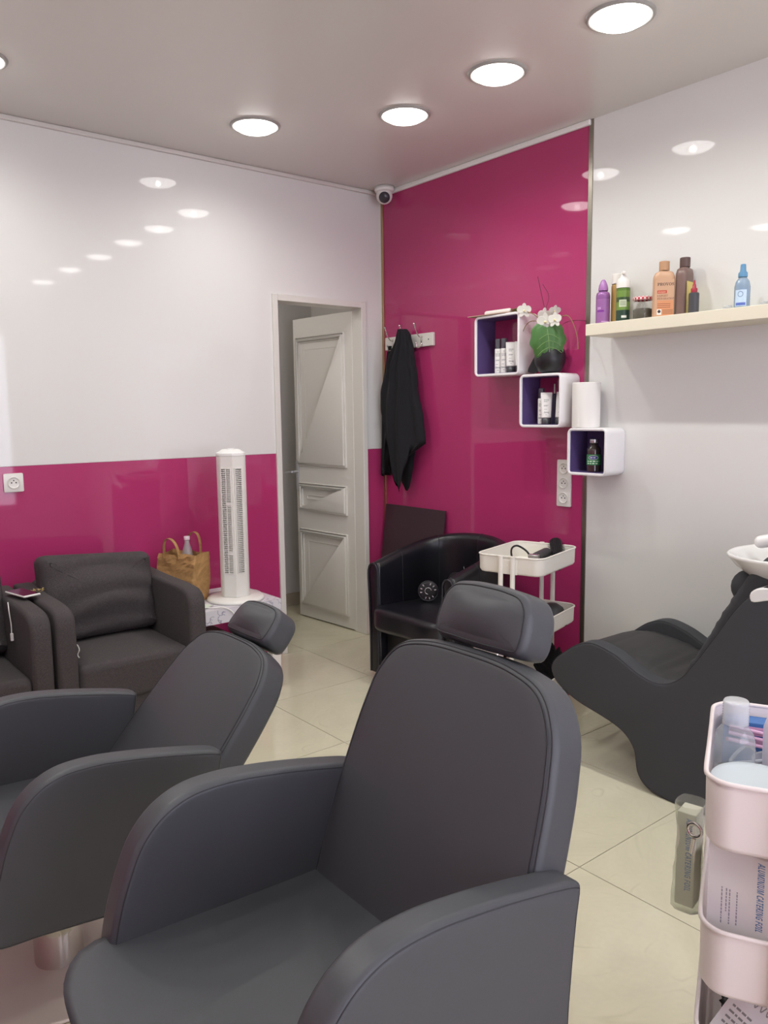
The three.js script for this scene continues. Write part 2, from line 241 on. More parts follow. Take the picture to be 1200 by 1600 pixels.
{
  const a = thing('jacket', 'narrow black jacket on the coat rack, hanging behind the black hooded towel near the door', 'jacket', [0, 0, 0]);
  mesh('body', tf(garment(curve([[0, .095], [.08, .075], [.4, .035], [1, .012]]), curve([[0, .115], [.1, .155], [.5, .18], [1, .135]]), 1.76, curve([[0, .985], [.55, .985], [.6, 1.1], [1, 1.16]]), .06, 2, .4), -.0, 0, 0), mat.cloth, a);
  const b = thing('towel', 'large black towel draped from the coat rack hook with a pointed lower hem', 'towel', [-.035, 0, 0]);
  mesh('cloth', garment(curve([[0, .215], [.05, .2], [.3, .12], [.62, .055], [.75, .05], [1, .09]]), curve([[0, .285], [.05, .32], [.2, .345], [.5, .38], [.8, .43], [1, .44]]), 1.842, curve([[0, 1.24], [.2, 1.12], [.42, .935], [.5, .9], [.58, .93], [.68, 1.06], [.74, 1.17], [1, 1.19]]), .07, 3, 1.1), mat.cloth2, b);
}
{ // board leaning on the wall
  const t = thing('board', 'thin dark brown board leaning on the pink wall behind the black tub chair', 'board', [-.10, .155, .30]);
  const g = tf(rb(-.004, .004, 0, .66, -.265, .265, .001), 0, 0, 0, 0, 0, -.128); mesh('sheet', g, M('#3c2a31', .55), t);
}
// ───────────────────────── cube shelves
function cubeShelf(label, y0, z0, s, back) {
  const d = .14, t = thing('cube_shelf', label, 'shelf', [0, y0, z0 + s / 2]), w = .013, r = .028;
  const o = rrect(s, s, r, 6, 1), i = rrect(s - 2 * w, s - 2 * w, .008, 3, 1).reverse(), l = rrect(s - 2 * w, s - 2 * w, .008, 3, 1), l2 = rrect(s - 2 * w - .003, s - 2 * w - .003, .007, 3, 1).reverse();
  mesh('shell', tf(ext(o, d, .004, [i], 3), 0, s / 2, 0, 0, -Math.PI / 2), mat.cubeWhite, t);
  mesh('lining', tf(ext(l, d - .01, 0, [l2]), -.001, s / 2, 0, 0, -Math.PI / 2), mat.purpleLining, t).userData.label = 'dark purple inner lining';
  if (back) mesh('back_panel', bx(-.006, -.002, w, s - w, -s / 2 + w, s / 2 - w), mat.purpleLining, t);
  return [y0 + w + .0015, z0];
}
const CU = [[1.541, .909, .30, false], [1.288, 1.212, .252, false], [1.074, 1.503, .214, true]];
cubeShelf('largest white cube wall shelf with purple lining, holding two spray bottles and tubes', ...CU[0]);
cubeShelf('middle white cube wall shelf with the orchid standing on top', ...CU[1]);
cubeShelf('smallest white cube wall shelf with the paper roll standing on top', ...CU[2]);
// product print: small lines of dark lettering on white
const strokes = (x, x0, y, w, n, h, gap) => { for (let k = 0; k < n; k++) { let q = x0; while (q < x0 + w * (k === n - 1 ? .7 : 1)) { const l = h * (1.2 + 2.2 * rnd()); x.fillRect(q, y + k * gap, Math.min(l, x0 + w - q), h); q += l + h * .8; } } };
function printLines(x, w, h, n) { x.fillStyle = '#f1efec'; x.fillRect(0, 0, w, h); x.fillStyle = '#55555c'; strokes(x, w * .22, h * .15, w * .55, 3, h * .018, h * .05); strokes(x, w * .22, h * .42, w * .5, 2, h * .016, h * .04); strokes(x, w * .25, h * .62, w * .42, 1, h * .016, h * .04); x.font = `italic bold ${h * .1}px serif`; x.textAlign = 'center'; x.fillText('Omag', w / 2, h * .8); x.fillRect(w * .4, h * .88, w * .2, h * .015); }
const bottlePrint = canvasTex(96, 256, (x, w, h) => { printLines(x, w, h, 0); x.strokeStyle = '#777'; x.lineWidth = 2; x.beginPath(); x.arc(w / 2, h * .07, 8, 0, 7); x.stroke(); });
const tubePrint = canvasTex(128, 256, (x, w, h) => printLines(x, w, h, 1));
const wrapLabel = (r, h, y, arc, texm, yaw = 0) => { const g = new THREE.CylinderGeometry(r, r, h, 24, 1, true, -arc / 2, arc); return tf(g, 0, y + h / 2, 0, 0, yaw); };
const camYaw = -Math.PI / 4 - .1;   // fronts of the wall products turned toward the room
const CSB = M('#efedea', .35), capGrey = M('#55525a', .35), tubeCap = M('#3b393f', .35);
function sprayBottle(label, x, y, z, group) { const t = thing('spray_bottle', label, 'bottle', [x, y, z], camYaw, group); mesh('bottle', lathe([[0, 0], [.0155, 0], [.017, .003], [.017, .118], [.0155, .123], [0, .123]], 24), CSB, t); mesh('cap', lathe([[.0145, .1232], [.0145, .168], [.0125, .172], [0, .172]], 20), capGrey, t); mesh('label', wrapLabel(.0172, .112, .004, 2.6), M('#fff', .4, { map: bottlePrint }), t); return t; }
function creamTube(label, x, y, z, group, turn = camYaw, lean = 0) {
  const t = thing('cream_tube', label, 'tube', [x, y, z], turn, group); t.rotation.z = lean; const rings = [];
  for (let j = 0; j <= 14; j++) { const k = j / 14, a = .023 + .004 * k, b = .0155 * (1 - k) + .0012, yy = .03 + .112 * k; rings.push(Array.from({ length: 28 }, (_, i) => { const q = i / 28 * 6.2832; return V3(Math.cos(q) * a, yy, Math.sin(q) * b); })); }
  mesh('tube_body', loft(rings), CSB, t); mesh('crimp', rb(-.027, .027, .142, .15, -.0012, .0012, .0008), CSB, t);
  mesh('cap', lathe([[0, 0], [.021, 0], [.022, .002], [.022, .029], [0, .0295]], 24), tubeCap, t);
  const lab = new THREE.PlaneGeometry(.042, .098, 8, 6), p = lab.attributes.position; for (let i = 0; i < p.count; i++) { const k = (p.getY(i) + .049 + .004) / .112, a = .023 + .004 * k, b = .0155 * (1 - k) + .0012, xx = p.getX(i); p.setZ(i, b * Math.sqrt(Math.max(0, 1 - (xx / a) ** 2)) + .0006); p.setY(i, p.getY(i) + .034 + .049); } lab.computeVertexNormals();
  mesh('label', lab, M('#fff', .4, { map: tubePrint }), t); return t;
}
{
  let [y, z, s] = CU[0]; y += .0145; const g1 = 'hair products in the largest cube shelf';
  sprayBottle('slim white spray bottle with grey cap in the largest cube, beside the purple lining', -.075, y, z + .105, g1);
  sprayBottle('slim white spray bottle with grey cap in the largest cube, beside the cream tubes', -.075, y, z + .145, g1);
  creamTube('white cream tube on its dark cap in the largest cube, beside the spray bottles', -.08, y, z + .197, g1);
  creamTube('white cream tube in the largest cube, half hidden by the shelf side', -.075, y, z + .252, g1);
  [y, z, s] = CU[1]; y += .0145; const g2 = 'hair products in the middle cube shelf';
  sprayBottle('slim white spray bottle with grey cap in the middle cube under the orchid', -.075, y, z + .085, g2);
  creamTube('upright white cream tube on its dark cap in the middle cube under the orchid', -.095, y, z + .132, g2);
  creamTube('tilted white cream tube in the middle cube, leaning on the shelf side', -.08, y, z + .2, g2, camYaw, -.08);
  const p = thing('pump_bottle', 'thin dark pump bottle behind the cream tubes in the middle cube', 'bottle', [-.04, y, z + .135]); mesh('bottle', lathe([[0, 0], [.016, 0], [.017, .13], [.008, .145], [0, .146]], 16), M('#4b4660', .35), p); mesh('pump', cyl(0, .146, 0, .003, .045, 8), mat.plasticWhite, p);
  [y, z, s] = CU[2]; y += .0145;
  const j = thing('preserve_jar', 'tall dark glass bottle with green label in the smallest cube', 'bottle', [-.078, y, z + .105], camYaw);
  mesh('glass', lathe([[0, 0], [.03, 0], [.032, .004], [.032, .098], [.03, .108], [.02, .118], [.0195, .13], [0, .13]], 28), M('#3a3331', .08, { clearcoat: 1 }), j); mesh('lid', lathe([[.0205, .131], [.022, .133], [.022, .147], [.0205, .149], [0, .149]], 24), mat.silver, j);
  const lt = canvasTex(256, 160, (x, w, h) => { x.fillStyle = '#2f7d4d'; x.fillRect(0, 0, w, h); x.fillStyle = '#e9e4d4'; x.beginPath(); x.ellipse(w * .45, h * .3, 62, 32, 0, 0, 7); x.fill(); x.fillStyle = '#28357e'; x.beginPath(); x.ellipse(w * .45, h * .3, 56, 27, 0, 0, 7); x.fill(); x.fillStyle = '#fff'; x.font = 'bold 26px serif'; x.textAlign = 'center'; strokes(x, w * .3, h * .27, w * .3, 1, 10, 12); x.fillStyle = '#e5efdd'; strokes(x, w * .15, h * .6, w * .6, 2, 14, 32); });
  mesh('label', wrapLabel(.0324, .048, .032, 3.0), M('#fff', .5, { map: lt }), j);
  const k = thing('amber_bottle', 'narrow amber bottle with cork coloured cap at the side of the smallest cube', 'bottle', [-.07, y, z + .17]); mesh('glass', lathe([[0, 0], [.013, 0], [.014, .003], [.014, .085], [.008, .1], [.008, .108], [0, .108]], 20), M('#4c3120', .15), k); mesh('cap', cyl(0, .108, 0, .0095, .018, 14), M('#b99a56', .5), k); mesh('label', wrapLabel(.0143, .03, .012, 2.4, null, camYaw), M('#b96a32', .6), k);
}
{ // paper roll on the smallest cube
  const t = thing('paper_roll', 'white paper towel roll standing on the smallest cube shelf', 'paper roll', [-.078, 1.2885, 1.56]);
  mesh('roll', lathe([[.02, 0], [.06, 0], [.0625, .002], [.0628, .2], [.061, .203], [.02, .203]], 40), mat.paper, t); mesh('core', lathe([[.0195, .203], [.018, .203], [.018, .001], [.0195, .001]], 24), M('#a58f72', .9), t);
  mesh('torn_flap', tf(new THREE.CylinderGeometry(.0634, .0634, .02, 8, 1, true, -.25, .5), 0, .135, 0, 0, camYaw), mat.paper, t);
}
{ // on the largest cube
  const y = 1.8415; const c = thing('card_sheet', 'thin beige card lying on the largest cube shelf, jutting over its edge', 'card'); mesh('sheet', tf(rb(-.07, .05, 0, .004, -.17, .08, .001), -.075, y, 1.04, 0, .05), M('#b79a86', .7), c);
  const tx = canvasTex(256, 64, (x, w, h) => { x.fillStyle = '#efe9e2'; x.fillRect(0, 0, w, h); x.fillStyle = '#7b3b1c'; x.font = 'bold 44px sans-serif'; x.fillText('OUO NU0', 26, 48); x.fillStyle = '#c98a3c'; x.font = 'bold 24px sans-serif'; x.fillText('OUO NU0', 60, 44); });
  const p = thing('printed_packet', 'white rolled packet with brown lettering lying on the beige card', 'packet'); const g = tf(new THREE.CapsuleGeometry(.0125, .145, 6, 16), 0, 0, 0, Math.PI / 2); mesh('wrapper', tf(g, -.085, y + .0168, 1.02, 0, .04), M('#efe9e2', .4), p); const wl = new THREE.CylinderGeometry(.0128, .0128, .14, 16, 1, true, -1.2, 2.4); wl.rotateX(Math.PI); wl.rotateZ(Math.PI / 2); wl.rotateX(-.0); wl.rotateY(-Math.PI / 2); mesh('print', tf(wl, -.085, y + .0168, 1.02, 0, .04), M('#fff', .4, { map: tx }), p);
  const d = thing('dried_bundle', 'small bundle of brown dried stems beside the printed packet', 'dried stems'); const gs = []; for (let k = 0; k < 9; k++) gs.push(tube([[-.09 + .02 * rnd(), y + .006 + .014 * rnd(), 1.11], [-.085 + .02 * rnd(), y + .008 + .02 * rnd(), 1.15], [-.09 + .03 * rnd(), y + .006 + .018 * rnd(), 1.2]], .003, 8, 5)); mesh('stems', gs, M('#6d6238', .85), d);
}
{ // orchid
  const y0 = 1.541, px = -.075, pz = 1.345, t = thing('orchid_plant', 'artificial white orchid with one heart shaped leaf in a black pot', 'plant', [px, y0, pz]);
  mesh('pot', lathe([[0, 0], [.035, 0], [.055, .012], [.072, .05], [.074, .08], [.066, .11], [.06, .113], [.062, .08], [.052, .03], [0, .02]], 32), mat.blackPlastic, t);
  mesh('potting_soil', tf(new THREE.CylinderGeometry(.057, .055, .01, 24), 0, .09, 0), mat.soil, t);
  { // black ribbon-like side loop
    mesh('pot_lobe', tf(puffed(smoothOutline([[0, 0], [.05, .0], [.06, .04], [.065, .09], [.045, .085], [.02, .05]].map(p => [p[0], p[1]]), 40), .02, .006), -.02, .012, -.115, 0, -Math.PI / 2 + .3), mat.blackPlastic, t);
  }
  const leafGeo = (w, h, cup) => { const pts = []; const N = 22, Mx = 12; const g = new THREE.PlaneGeometry(1, 1, Mx, N), p = g.attributes.position; for (let i = 0; i < p.count; i++) { const u = p.getX(i) * 2, v = .5 - p.getY(i); const half = w / 2 * Math.pow(Math.sin(Math.PI * Math.pow(Math.min(1, v * .96 + .04), .62)), .75); const back = Math.abs(u) * .16 * h * Math.exp(-v * 5); p.setXYZ(i, u * half * (1 + .05 * Math.sin(v * 22) * Math.abs(u)), -(v * h) + back, cup * (1 - u * u) - .25 * v * v * h + .004 * Math.cos(u * 14 + v * 6)); } g.computeVertexNormals(); return g; };
  const dirYaw = -Math.PI / 4;
  const lf = mesh('large_leaf', tf(leafGeo(.165, .185, .02), -.05, .205, .02, -.15, dirYaw), mat.leaf, t);
  lf.material.side = THREE.DoubleSide;
  mesh('leaf_vein', [tf(tube([[0, 0, .022], [0, -.05, .022], [0, -.11, .007], [0, -.17, -.02]], .0016, 16, 5), -.05, .205, .02, -.15, dirYaw), ...[[-.03, 1], [-.06, 1], [-.09, 1]].flatMap(([yy, k]) => [-1, 1].map(s => tf(tube([[0, yy, .0215], [s * .03, yy - .012, .018], [s * .055, yy - .03, .004]], .0011, 10, 4), -.05, .205, .02, -.15, dirYaw)))], mat.leafVein, t);
  const flower = (x, y, z, s, yaw, pitch) => { const f = new THREE.Group(); f.name = 'flower'; f.position.set(x, y, z); f.rotation.set(pitch, yaw, 0, 'YXZ'); t.add(f); for (let k = 0; k < 5; k++) { const big = k === 1 || k === 4; const g = new THREE.SphereGeometry(1, 14, 10); g.scale(s * (big ? .5 : .3), s * .5, s * .05); const p = g.attributes.position; for (let i = 0; i < p.count; i++) p.setZ(i, p.getZ(i) + .35 * (p.getX(i) ** 2 + p.getY(i) ** 2) / s); g.computeVertexNormals(); g.translate(0, s * .48, 0); g.rotateZ(k / 5 * 6.2832); mesh('petal', g, mat.petal, f); } const c = new THREE.SphereGeometry(s * .16, 10, 8); c.translate(0, -s * .03, s * .1); mesh('lip', c, M('#e7d9a8', .6), f); };
  flower(-.055, .30, -.115, .036, dirYaw, .1); flower(-.035, .265, -.01, .04, dirYaw + .5, .1); flower(-.06, .235, .02, .042, dirYaw - .2, .15); flower(-.05, .24, .068, .036, dirYaw - .6, 0); flower(-.02, .285, .04, .03, dirYaw + .2, .5);
  mesh('flower_stem', [tube([[0, .09, 0], [-.01, .2, -.02], [-.03, .27, -.06], [-.05, .3, -.115]], .0022, 20, 5), tube([[0, .09, .01], [-.01, .2, .02], [-.03, .25, .03], [-.05, .24, .06]], .0022, 20, 5)], mat.stem, t);
  mesh('grass_blade', tube([[0, .09, .01], [-.02, .24, .06], [-.025, .255, .12], [-.03, .17, .175], [-.03, .1, .185]], .0022, 24, 4), mat.stem, t);
  mesh('grass_blade', tube([[0, .09, -.01], [-.02, .24, -.05], [-.03, .245, -.11], [-.04, .16, -.15], [-.04, .08, -.14]], .0018, 24, 4), mat.stem, t);
  mesh('twig', [tube([[0, .09, 0], [0, .28, -.03], [.01, .36, -.06], [.005, .46, -.085]], .0016, 20, 4), tube([[.005, .3, -.035], [.01, .36, -.02], [.0, .42, -.05]], .0013, 14, 4), tube([[0, .09, .01], [0, .22, .07], [.01, .235, .14], [.01, .225, .2]], .0013, 20, 4)], mat.twig, t);
}
// ───────────────────────── long wall shelf and its bottles
{
  const t = thing('wall_shelf', 'long cream wall shelf carrying a row of hair product bottles', 'shelf', [0, 1.686, 1.64]);
  mesh('plank', rb(-.2, 0, 0, .049, 0, 1.6, .002), mat.shelf, t);
  const Y = 1.7355, X = -.1;
  const item = (name, label, cat, z, x = X) => thing(name, label, cat, [x, Y, z], camYaw);
  let b = item('mousse_can', 'purple hair mousse can with domed cap on the wall shelf', 'can', 1.655);
  mesh('can', lathe([[0, 0], [.028, 0], [.03, .004], [.03, .125], [.027, .137], [.016, .145], [0, .146]], 28), M('#98639f', .25, { metalness: .15 }), b); mesh('cap', lathe([[.0205, .1465], [.021, .155], [.018, .17], [.011, .188], [.006, .194], [0, .195]], 20), M('#a571ad', .3), b);
  mesh('label', wrapLabel(.0303, .1, .01, 2.2), M('#fff', .35, { map: canvasTex(128, 200, (x, w, h) => { x.fillStyle = '#98639f'; x.fillRect(0, 0, w, h); x.fillStyle = '#7d2f94'; x.fillRect(10, 95, 60, 16); x.fillStyle = '#d9aee0'; x.font = 'bold 34px sans-serif'; x.fillText('ss', 12, 88); x.fillRect(50, 190, 70, 6); }) }), b);
  b = item('hairspray_can', 'slim gold hairspray can with white cap behind the green foam bottle', 'can', 1.7, -.06);
  mesh('can', lathe([[0, 0], [.025, 0], [.026, .003], [.026, .165], [.022, .172], [0, .173]], 28), M('#c2a05e', .3, { metalness: .5 }), b); mesh('cap', lathe([[.0245, .1735], [.0245, .212], [.022, .216], [0, .216]], 24), mat.plasticWhite, b);
  b = item('foam_bottle', 'green foam pump bottle with white head on the wall shelf', 'bottle', 1.757);
  mesh('bottle', lathe([[0, 0], [.027, 0], [.0285, .004], [.0285, .142], [.025, .15], [0, .151]], 28), M('#5f7f3a', .2), b); mesh('pump_head', [lathe([[.0295, .145], [.0295, .168], [.026, .18], [.016, .19], [.012, .2], [.011, .213], [0, .213]], 24), rb(-.008, .008, .2, .213, 0, .03, .004)], mat.plasticWhite, b);
  mesh('label', wrapLabel(.0288, .125, .008, 2.7), M('#fff', .4, { map: canvasTex(160, 256, (x, w, h) => { x.fillStyle = '#6f8f3f'; x.fillRect(0, 0, w, h); x.fillStyle = '#37502f'; x.fillRect(0, 55, w, 40); x.fillStyle = '#274132'; x.fillRect(0, 165, w, 91); x.fillStyle = '#cdd6bb'; x.fillRect(40, 78, 66, 60); x.fillStyle = '#5b6b4b'; for (let k = 0; k < 4; k++) x.fillRect(48, 88 + k * 11, 50, 4); x.fillStyle = '#e6e6de'; x.fillRect(62, 212, 46, 20); }) }), b);
  b = item('jam_jar', 'short glass jar with red gingham lid on the wall shelf', 'jar', 1.853);
  const jg = [[0, 0], [.038, 0], [.041, .004], [.041, .07], [.037, .08], [.036, .083]];
  mesh('glass', lathe([...jg, [.034, .083], [.035, .078], [.0385, .069], [.0385, .005], [0, .004]], 32), M('#ffffff', .03, { transmission: 1, thickness: 0, ior: 1.3 }), b); mesh('contents', lathe([[0, .0045], [.038, .0055], [.038, .046], [.03, .05], [0, .047]], 24), M('#5c5a50', .6), b);
  mesh('lid', lathe([[.0355, .083], [.041, .084], [.0415, .094], [.039, .097], [0, .097]], 32), M('#fff', .4, { map: canvasTex(256, 32, (x, w, h) => { x.fillStyle = '#efe3df'; x.fillRect(0, 0, w, h); x.fillStyle = '#c0384a'; for (let i = 0; i < 32; i++) for (let j = 0; j < 4; j++) if ((i + j) % 2) x.fillRect(i * 8, j * 8, 8, 8); }) }), b);
  b = item('small_jar', 'tiny olive jar half hidden behind the gingham lidded jar', 'jar', 1.885, -.05); mesh('body', lathe([[0, 0], [.018, 0], [.02, .003], [.02, .045], [.016, .05], [0, .05]], 20), M('#6e6a3b', .4), b);
  const shampoo = (label, z, x, col, capc, tex, hh) => { const t = item('shampoo_bottle', label, 'bottle', z, x); const o = rrect(.086, .05, .02, 5, 1), rings = []; for (const [k, yy] of [[.95, 0], [1, .004], [1, hh * .75], [.98, hh * .82], [.8, hh * .9], [.45, hh * .935], [.4, hh * .94]]) rings.push(o.map(p => V3(p[0] * k, yy, p[1] * Math.min(1, k + .1)))); mesh('bottle', loft(rings), M(col, .35), t); mesh('cap', lathe([[.02, hh * .94], [.0205, hh * .945], [.0205, hh + .022], [.0195, hh + .025], [0, hh + .025]], 20), M(capc, .4), t); if (tex) { const l = new THREE.PlaneGeometry(.074, hh * .74); mesh('label', tf(l, 0, hh * .39, .0256), M('#fff', .45, { map: tex }), t); } return t; };
  shampoo('large peach coloured shampoo bottle with dark lettering on the wall shelf', 1.955, -.11, '#c79f7f', '#b98f6c', canvasTex(220, 420, (x, w, h) => { x.fillStyle = '#c79f7f'; x.fillRect(0, 0, w, h); x.fillStyle = '#3e2b22'; x.font = 'bold 46px serif'; x.fillText('PROVOST', 26, 72); x.fillStyle = '#b8412f'; x.fillRect(28, 124, 110, 34); x.fillStyle = '#e8c7a5'; x.font = 'bold 20px sans-serif'; x.fillText('shampoo', 36, 148); x.fillStyle = '#7c4a33'; x.font = 'bold 30px serif'; x.fillText('EXPERT', 28, 196); x.fillText('REPARATION', 28, 228); x.fillStyle = '#d39064'; x.fillRect(28, 236, 190, 170); x.fillStyle = '#8a4a2c'; for (let k = 0; k < 3; k++) x.fillRect(32, 312 - k * 20, 150, 6); x.fillStyle = '#efe9e2'; x.fillRect(28, 336, 52, 62); x.fillStyle = '#3a2f2c'; x.beginPath(); x.arc(54, 360, 18, 0, 7); x.fill(); x.fillStyle = '#5d3a28'; for (let k = 0; k < 4; k++) x.fillRect(92, 342 + k * 14, 120, 4); }), .2);
  shampoo('large brown shampoo bottle with yellow label standing behind the peach one', 2.014, -.056, '#7a625b', '#5d4844', null, .212).rotation.y = camYaw + 1.0;
  { const t2 = scene.children.at(-1); const l = new THREE.PlaneGeometry(.07, .13); mesh('label', tf(l, 0, .075, -.0256 + .0512), M('#d9c877', .5), t2); }
  b = item('nozzle_bottle', 'small black applicator bottle with red nozzle on the wall shelf', 'bottle', 2.083); mesh('bottle', lathe([[0, 0], [.019, 0], [.02, .003], [.02, .082], [.018, .087], [0, .087]], 24), M('#45454b', .4), b); mesh('nozzle', lathe([[.012, .0875], [.0125, .103], [.008, .106], [.0065, .118], [.004, .122], [.0035, .134], [0, .136]], 18), M('#a3293c', .4), b);
  b = item('spray_mist_bottle', 'pale blue clear spray bottle with blue nozzle on the wall shelf', 'bottle', 2.279); mesh('bottle', lathe([[0, 0], [.026, 0], [.028, .004], [.0285, .085], [.024, .105], [.015, .117], [.0145, .121], [0, .121]], 28), M('#b4c9dc', .08, { transmission: .5, thickness: 0 }), b); mesh('liquid', lathe([[0, .002], [.026, .004], [.0265, .08], [0, .08]], 24), M('#a9c5df', .1), b); mesh('nozzle', lathe([[.0165, .1205], [.0165, .136], [.011, .142], [.0095, .166], [.008, .168], [0, .168]], 20), M('#5c8fb5', .35), b);
  mesh('label', wrapLabel(.0288, .06, .012, 1.5, null, -.4), M('#fff', .4, { map: canvasTex(96, 128, (x, w, h) => { x.fillStyle = '#c3d8ee'; x.fillRect(0, 0, w, h); x.strokeStyle = '#46658c'; x.lineWidth = 4; x.beginPath(); x.arc(46, 34, 20, 0, 7); x.stroke(); x.fillStyle = '#5b6fc0'; x.fillRect(8, 100, 80, 22); }) }), b);
  const crumple = (w, h, d, s) => { const g = new THREE.SphereGeometry(1, 18, 12), p = g.attributes.position; for (let i = 0; i < p.count; i++) { const k = 1 + .35 * noise.noise(p.getX(i) * 2.3 + s, p.getY(i) * 2.3, p.getZ(i) * 2.3); p.setXYZ(i, p.getX(i) * w * k, Math.max(-h, p.getY(i) * h * k) + h, p.getZ(i) * d * k); } g.computeVertexNormals(); return g; };
  b = item('plastic_wrap', 'small crumpled clear plastic wrap beside the blue spray bottle', 'wrap', 2.225); mesh('film', crumple(.02, .012, .022, 2), mat.frosted, b);
  b = item('plastic_pouch', 'flat clear plastic pouch on the shelf past the blue spray bottle', 'pouch', 2.385); mesh('film', crumple(.03, .012, .06, 8), mat.frosted, b);
}

// ───────────────────────── barber chairs (facing -x)
function barberChair(label, pos, recline, seatH) {
  const t = thing('barber_chair', label, 'barber chair', pos), W = .235, dy = seatH - .5;
  // pedestal
  mesh('base_plate', lathe([[0, 0], [.215, 0], [.22, .006], [.215, .012], [.12, .02], [.075, .028], [0, .028]], 48), mat.brushed, t);
  mesh('column', [cyl(0, .02, 0, .058, .12, 32), cyl(0, .13, 0, .048, .26 + dy, 32)], mat.chrome, t);
  const U = g => { g.translate(0, dy, 0); return g; };
  mesh('seat_pan', U(rb(-.2, .24, .355, .40, -.2, .2, .01)), mat.blackPlastic, t);
  // seat cushion: outline in (forward, sideways), laid flat and tilted up a little at the front
  const so = smoothOutline([[.2, -W + .01], [.2, 0], [.2, W - .01], [.08, W - .006], [-.1, W - .006], [-.17, W - .004], [-.215, W - .005], [-.25, W - .05], [-.268, .1], [-.272, 0], [-.268, -.1], [-.25, -W + .05], [-.215, -W + .005], [-.17, -W + .004], [-.1, -W + .006], [.08, -W + .006]], 96);
  const seat = puffed(so.map(([x, z]) => [x, -z]), .13, .035, .012); seat.rotateX(-Math.PI / 2);
  mesh('seat', U(tf(seat, 0, .447, 0, 0, 0, -.055)), mat.skai, t);
  // arms
  const ao = smoothOutline([[.325, .66], [.327, .67], [.317, .678], [.22, .704], [.1, .728], [.02, .738], [-.05, .735], [-.1, .714], [-.138, .676], [-.165, .62], [-.187, .55], [-.202, .46], [-.206, .415], [-.2, .4], [-.1, .388], [.1, .365], [.25, .35], [.285, .352], [.295, .37], [.305, .5], [.318, .62]], 120).reverse();
  const area = ao.reduce((a, p, i) => { const q = ao[(i + 1) % ao.length]; return a + p[0] * q[1] - q[0] * p[1]; }, 0); if (area < 0) ao.reverse();
  for (const sgn of [-1, 1]) {
    const g = puffed(ao, .056, .013, .002, .002), a = mesh('armrest', U(tf(g, 0, 0, sgn * (W + .028))), mat.skai, t);
    mesh('piping', [.0265, -.0265].map(k => U(outlineTube(ao, sgn * (W + .028) + k, .0013, .0075, 160))), mat.seam, a);
  }
  // backrest
  const Bk = g => { g.rotateZ(-recline); g.translate(.19, .478 + dy, 0); return g; };
  const L = .51, bo = smoothOutline([[-.235, .0], [-.1, -.004], [.1, -.004], [.235, .0], [.246, .05], [.248, .15], [.243, .27], [.234, .36], [.218, .43], [.178, .485], [.11, .508], [0, .514], [-.11, .508], [-.178, .485], [-.218, .43], [-.234, .36], [-.243, .27], [-.248, .15], [-.246, .05]], 120);
  const bg = puffed(bo, .088, .02, .014, .01); bg.rotateY(-Math.PI / 2);
  const bp = mesh('backrest', Bk(tf(bg, .044, 0, 0)), mat.skai, t);
  const rim = outlineTube(bo, .0425, .0018, .0125, 200); rim.rotateY(-Math.PI / 2); const rim2 = outlineTube(bo, .0385, .0014, .0065, 200); rim2.rotateY(-Math.PI / 2);
  mesh('piping', [Bk(tf(rim, .044, 0, 0)), Bk(tf(rim2, .044, 0, 0))], mat.seam, bp);
  // headrest
  const ho = smoothOutline([[-.135, .0], [-.06, -.006], [.06, -.006], [.135, .0], [.147, .02], [.148, .06], [.138, .105], [.112, .132], [.06, .142], [0, .144], [-.06, .142], [-.112, .132], [-.138, .105], [-.148, .06], [-.147, .02]].map(p => [p[0] * .74, p[1] * .78]), 90);
  const hg = puffed(ho, .088, .02, .014, .012); hg.rotateY(-Math.PI / 2);
  const hr = mesh('headrest', Bk(tf(hg, .056, L + .012, 0)), mat.skai, t);
  const hp = outlineTube(ho, .041, .0016, .0095, 120); hp.rotateY(-Math.PI / 2); mesh('piping', Bk(tf(hp, .056, L + .012, 0)), mat.seam, hr);
  mesh('headrest_bracket', Bk(rb(.05, .07, L - .08, L + .03, -.03, .03, .003)), mat.chrome, t);
  return t;
}
barberChair('charcoal barber chair with upright back, raised seat and headrest, beside the product trolley', [-2.5, 0, 2.85], .36, .5);
barberChair('charcoal barber chair with lowered seat and far reclined back, in front of the grey armchairs', [-2.575, 0, 1.86], .72, .39);

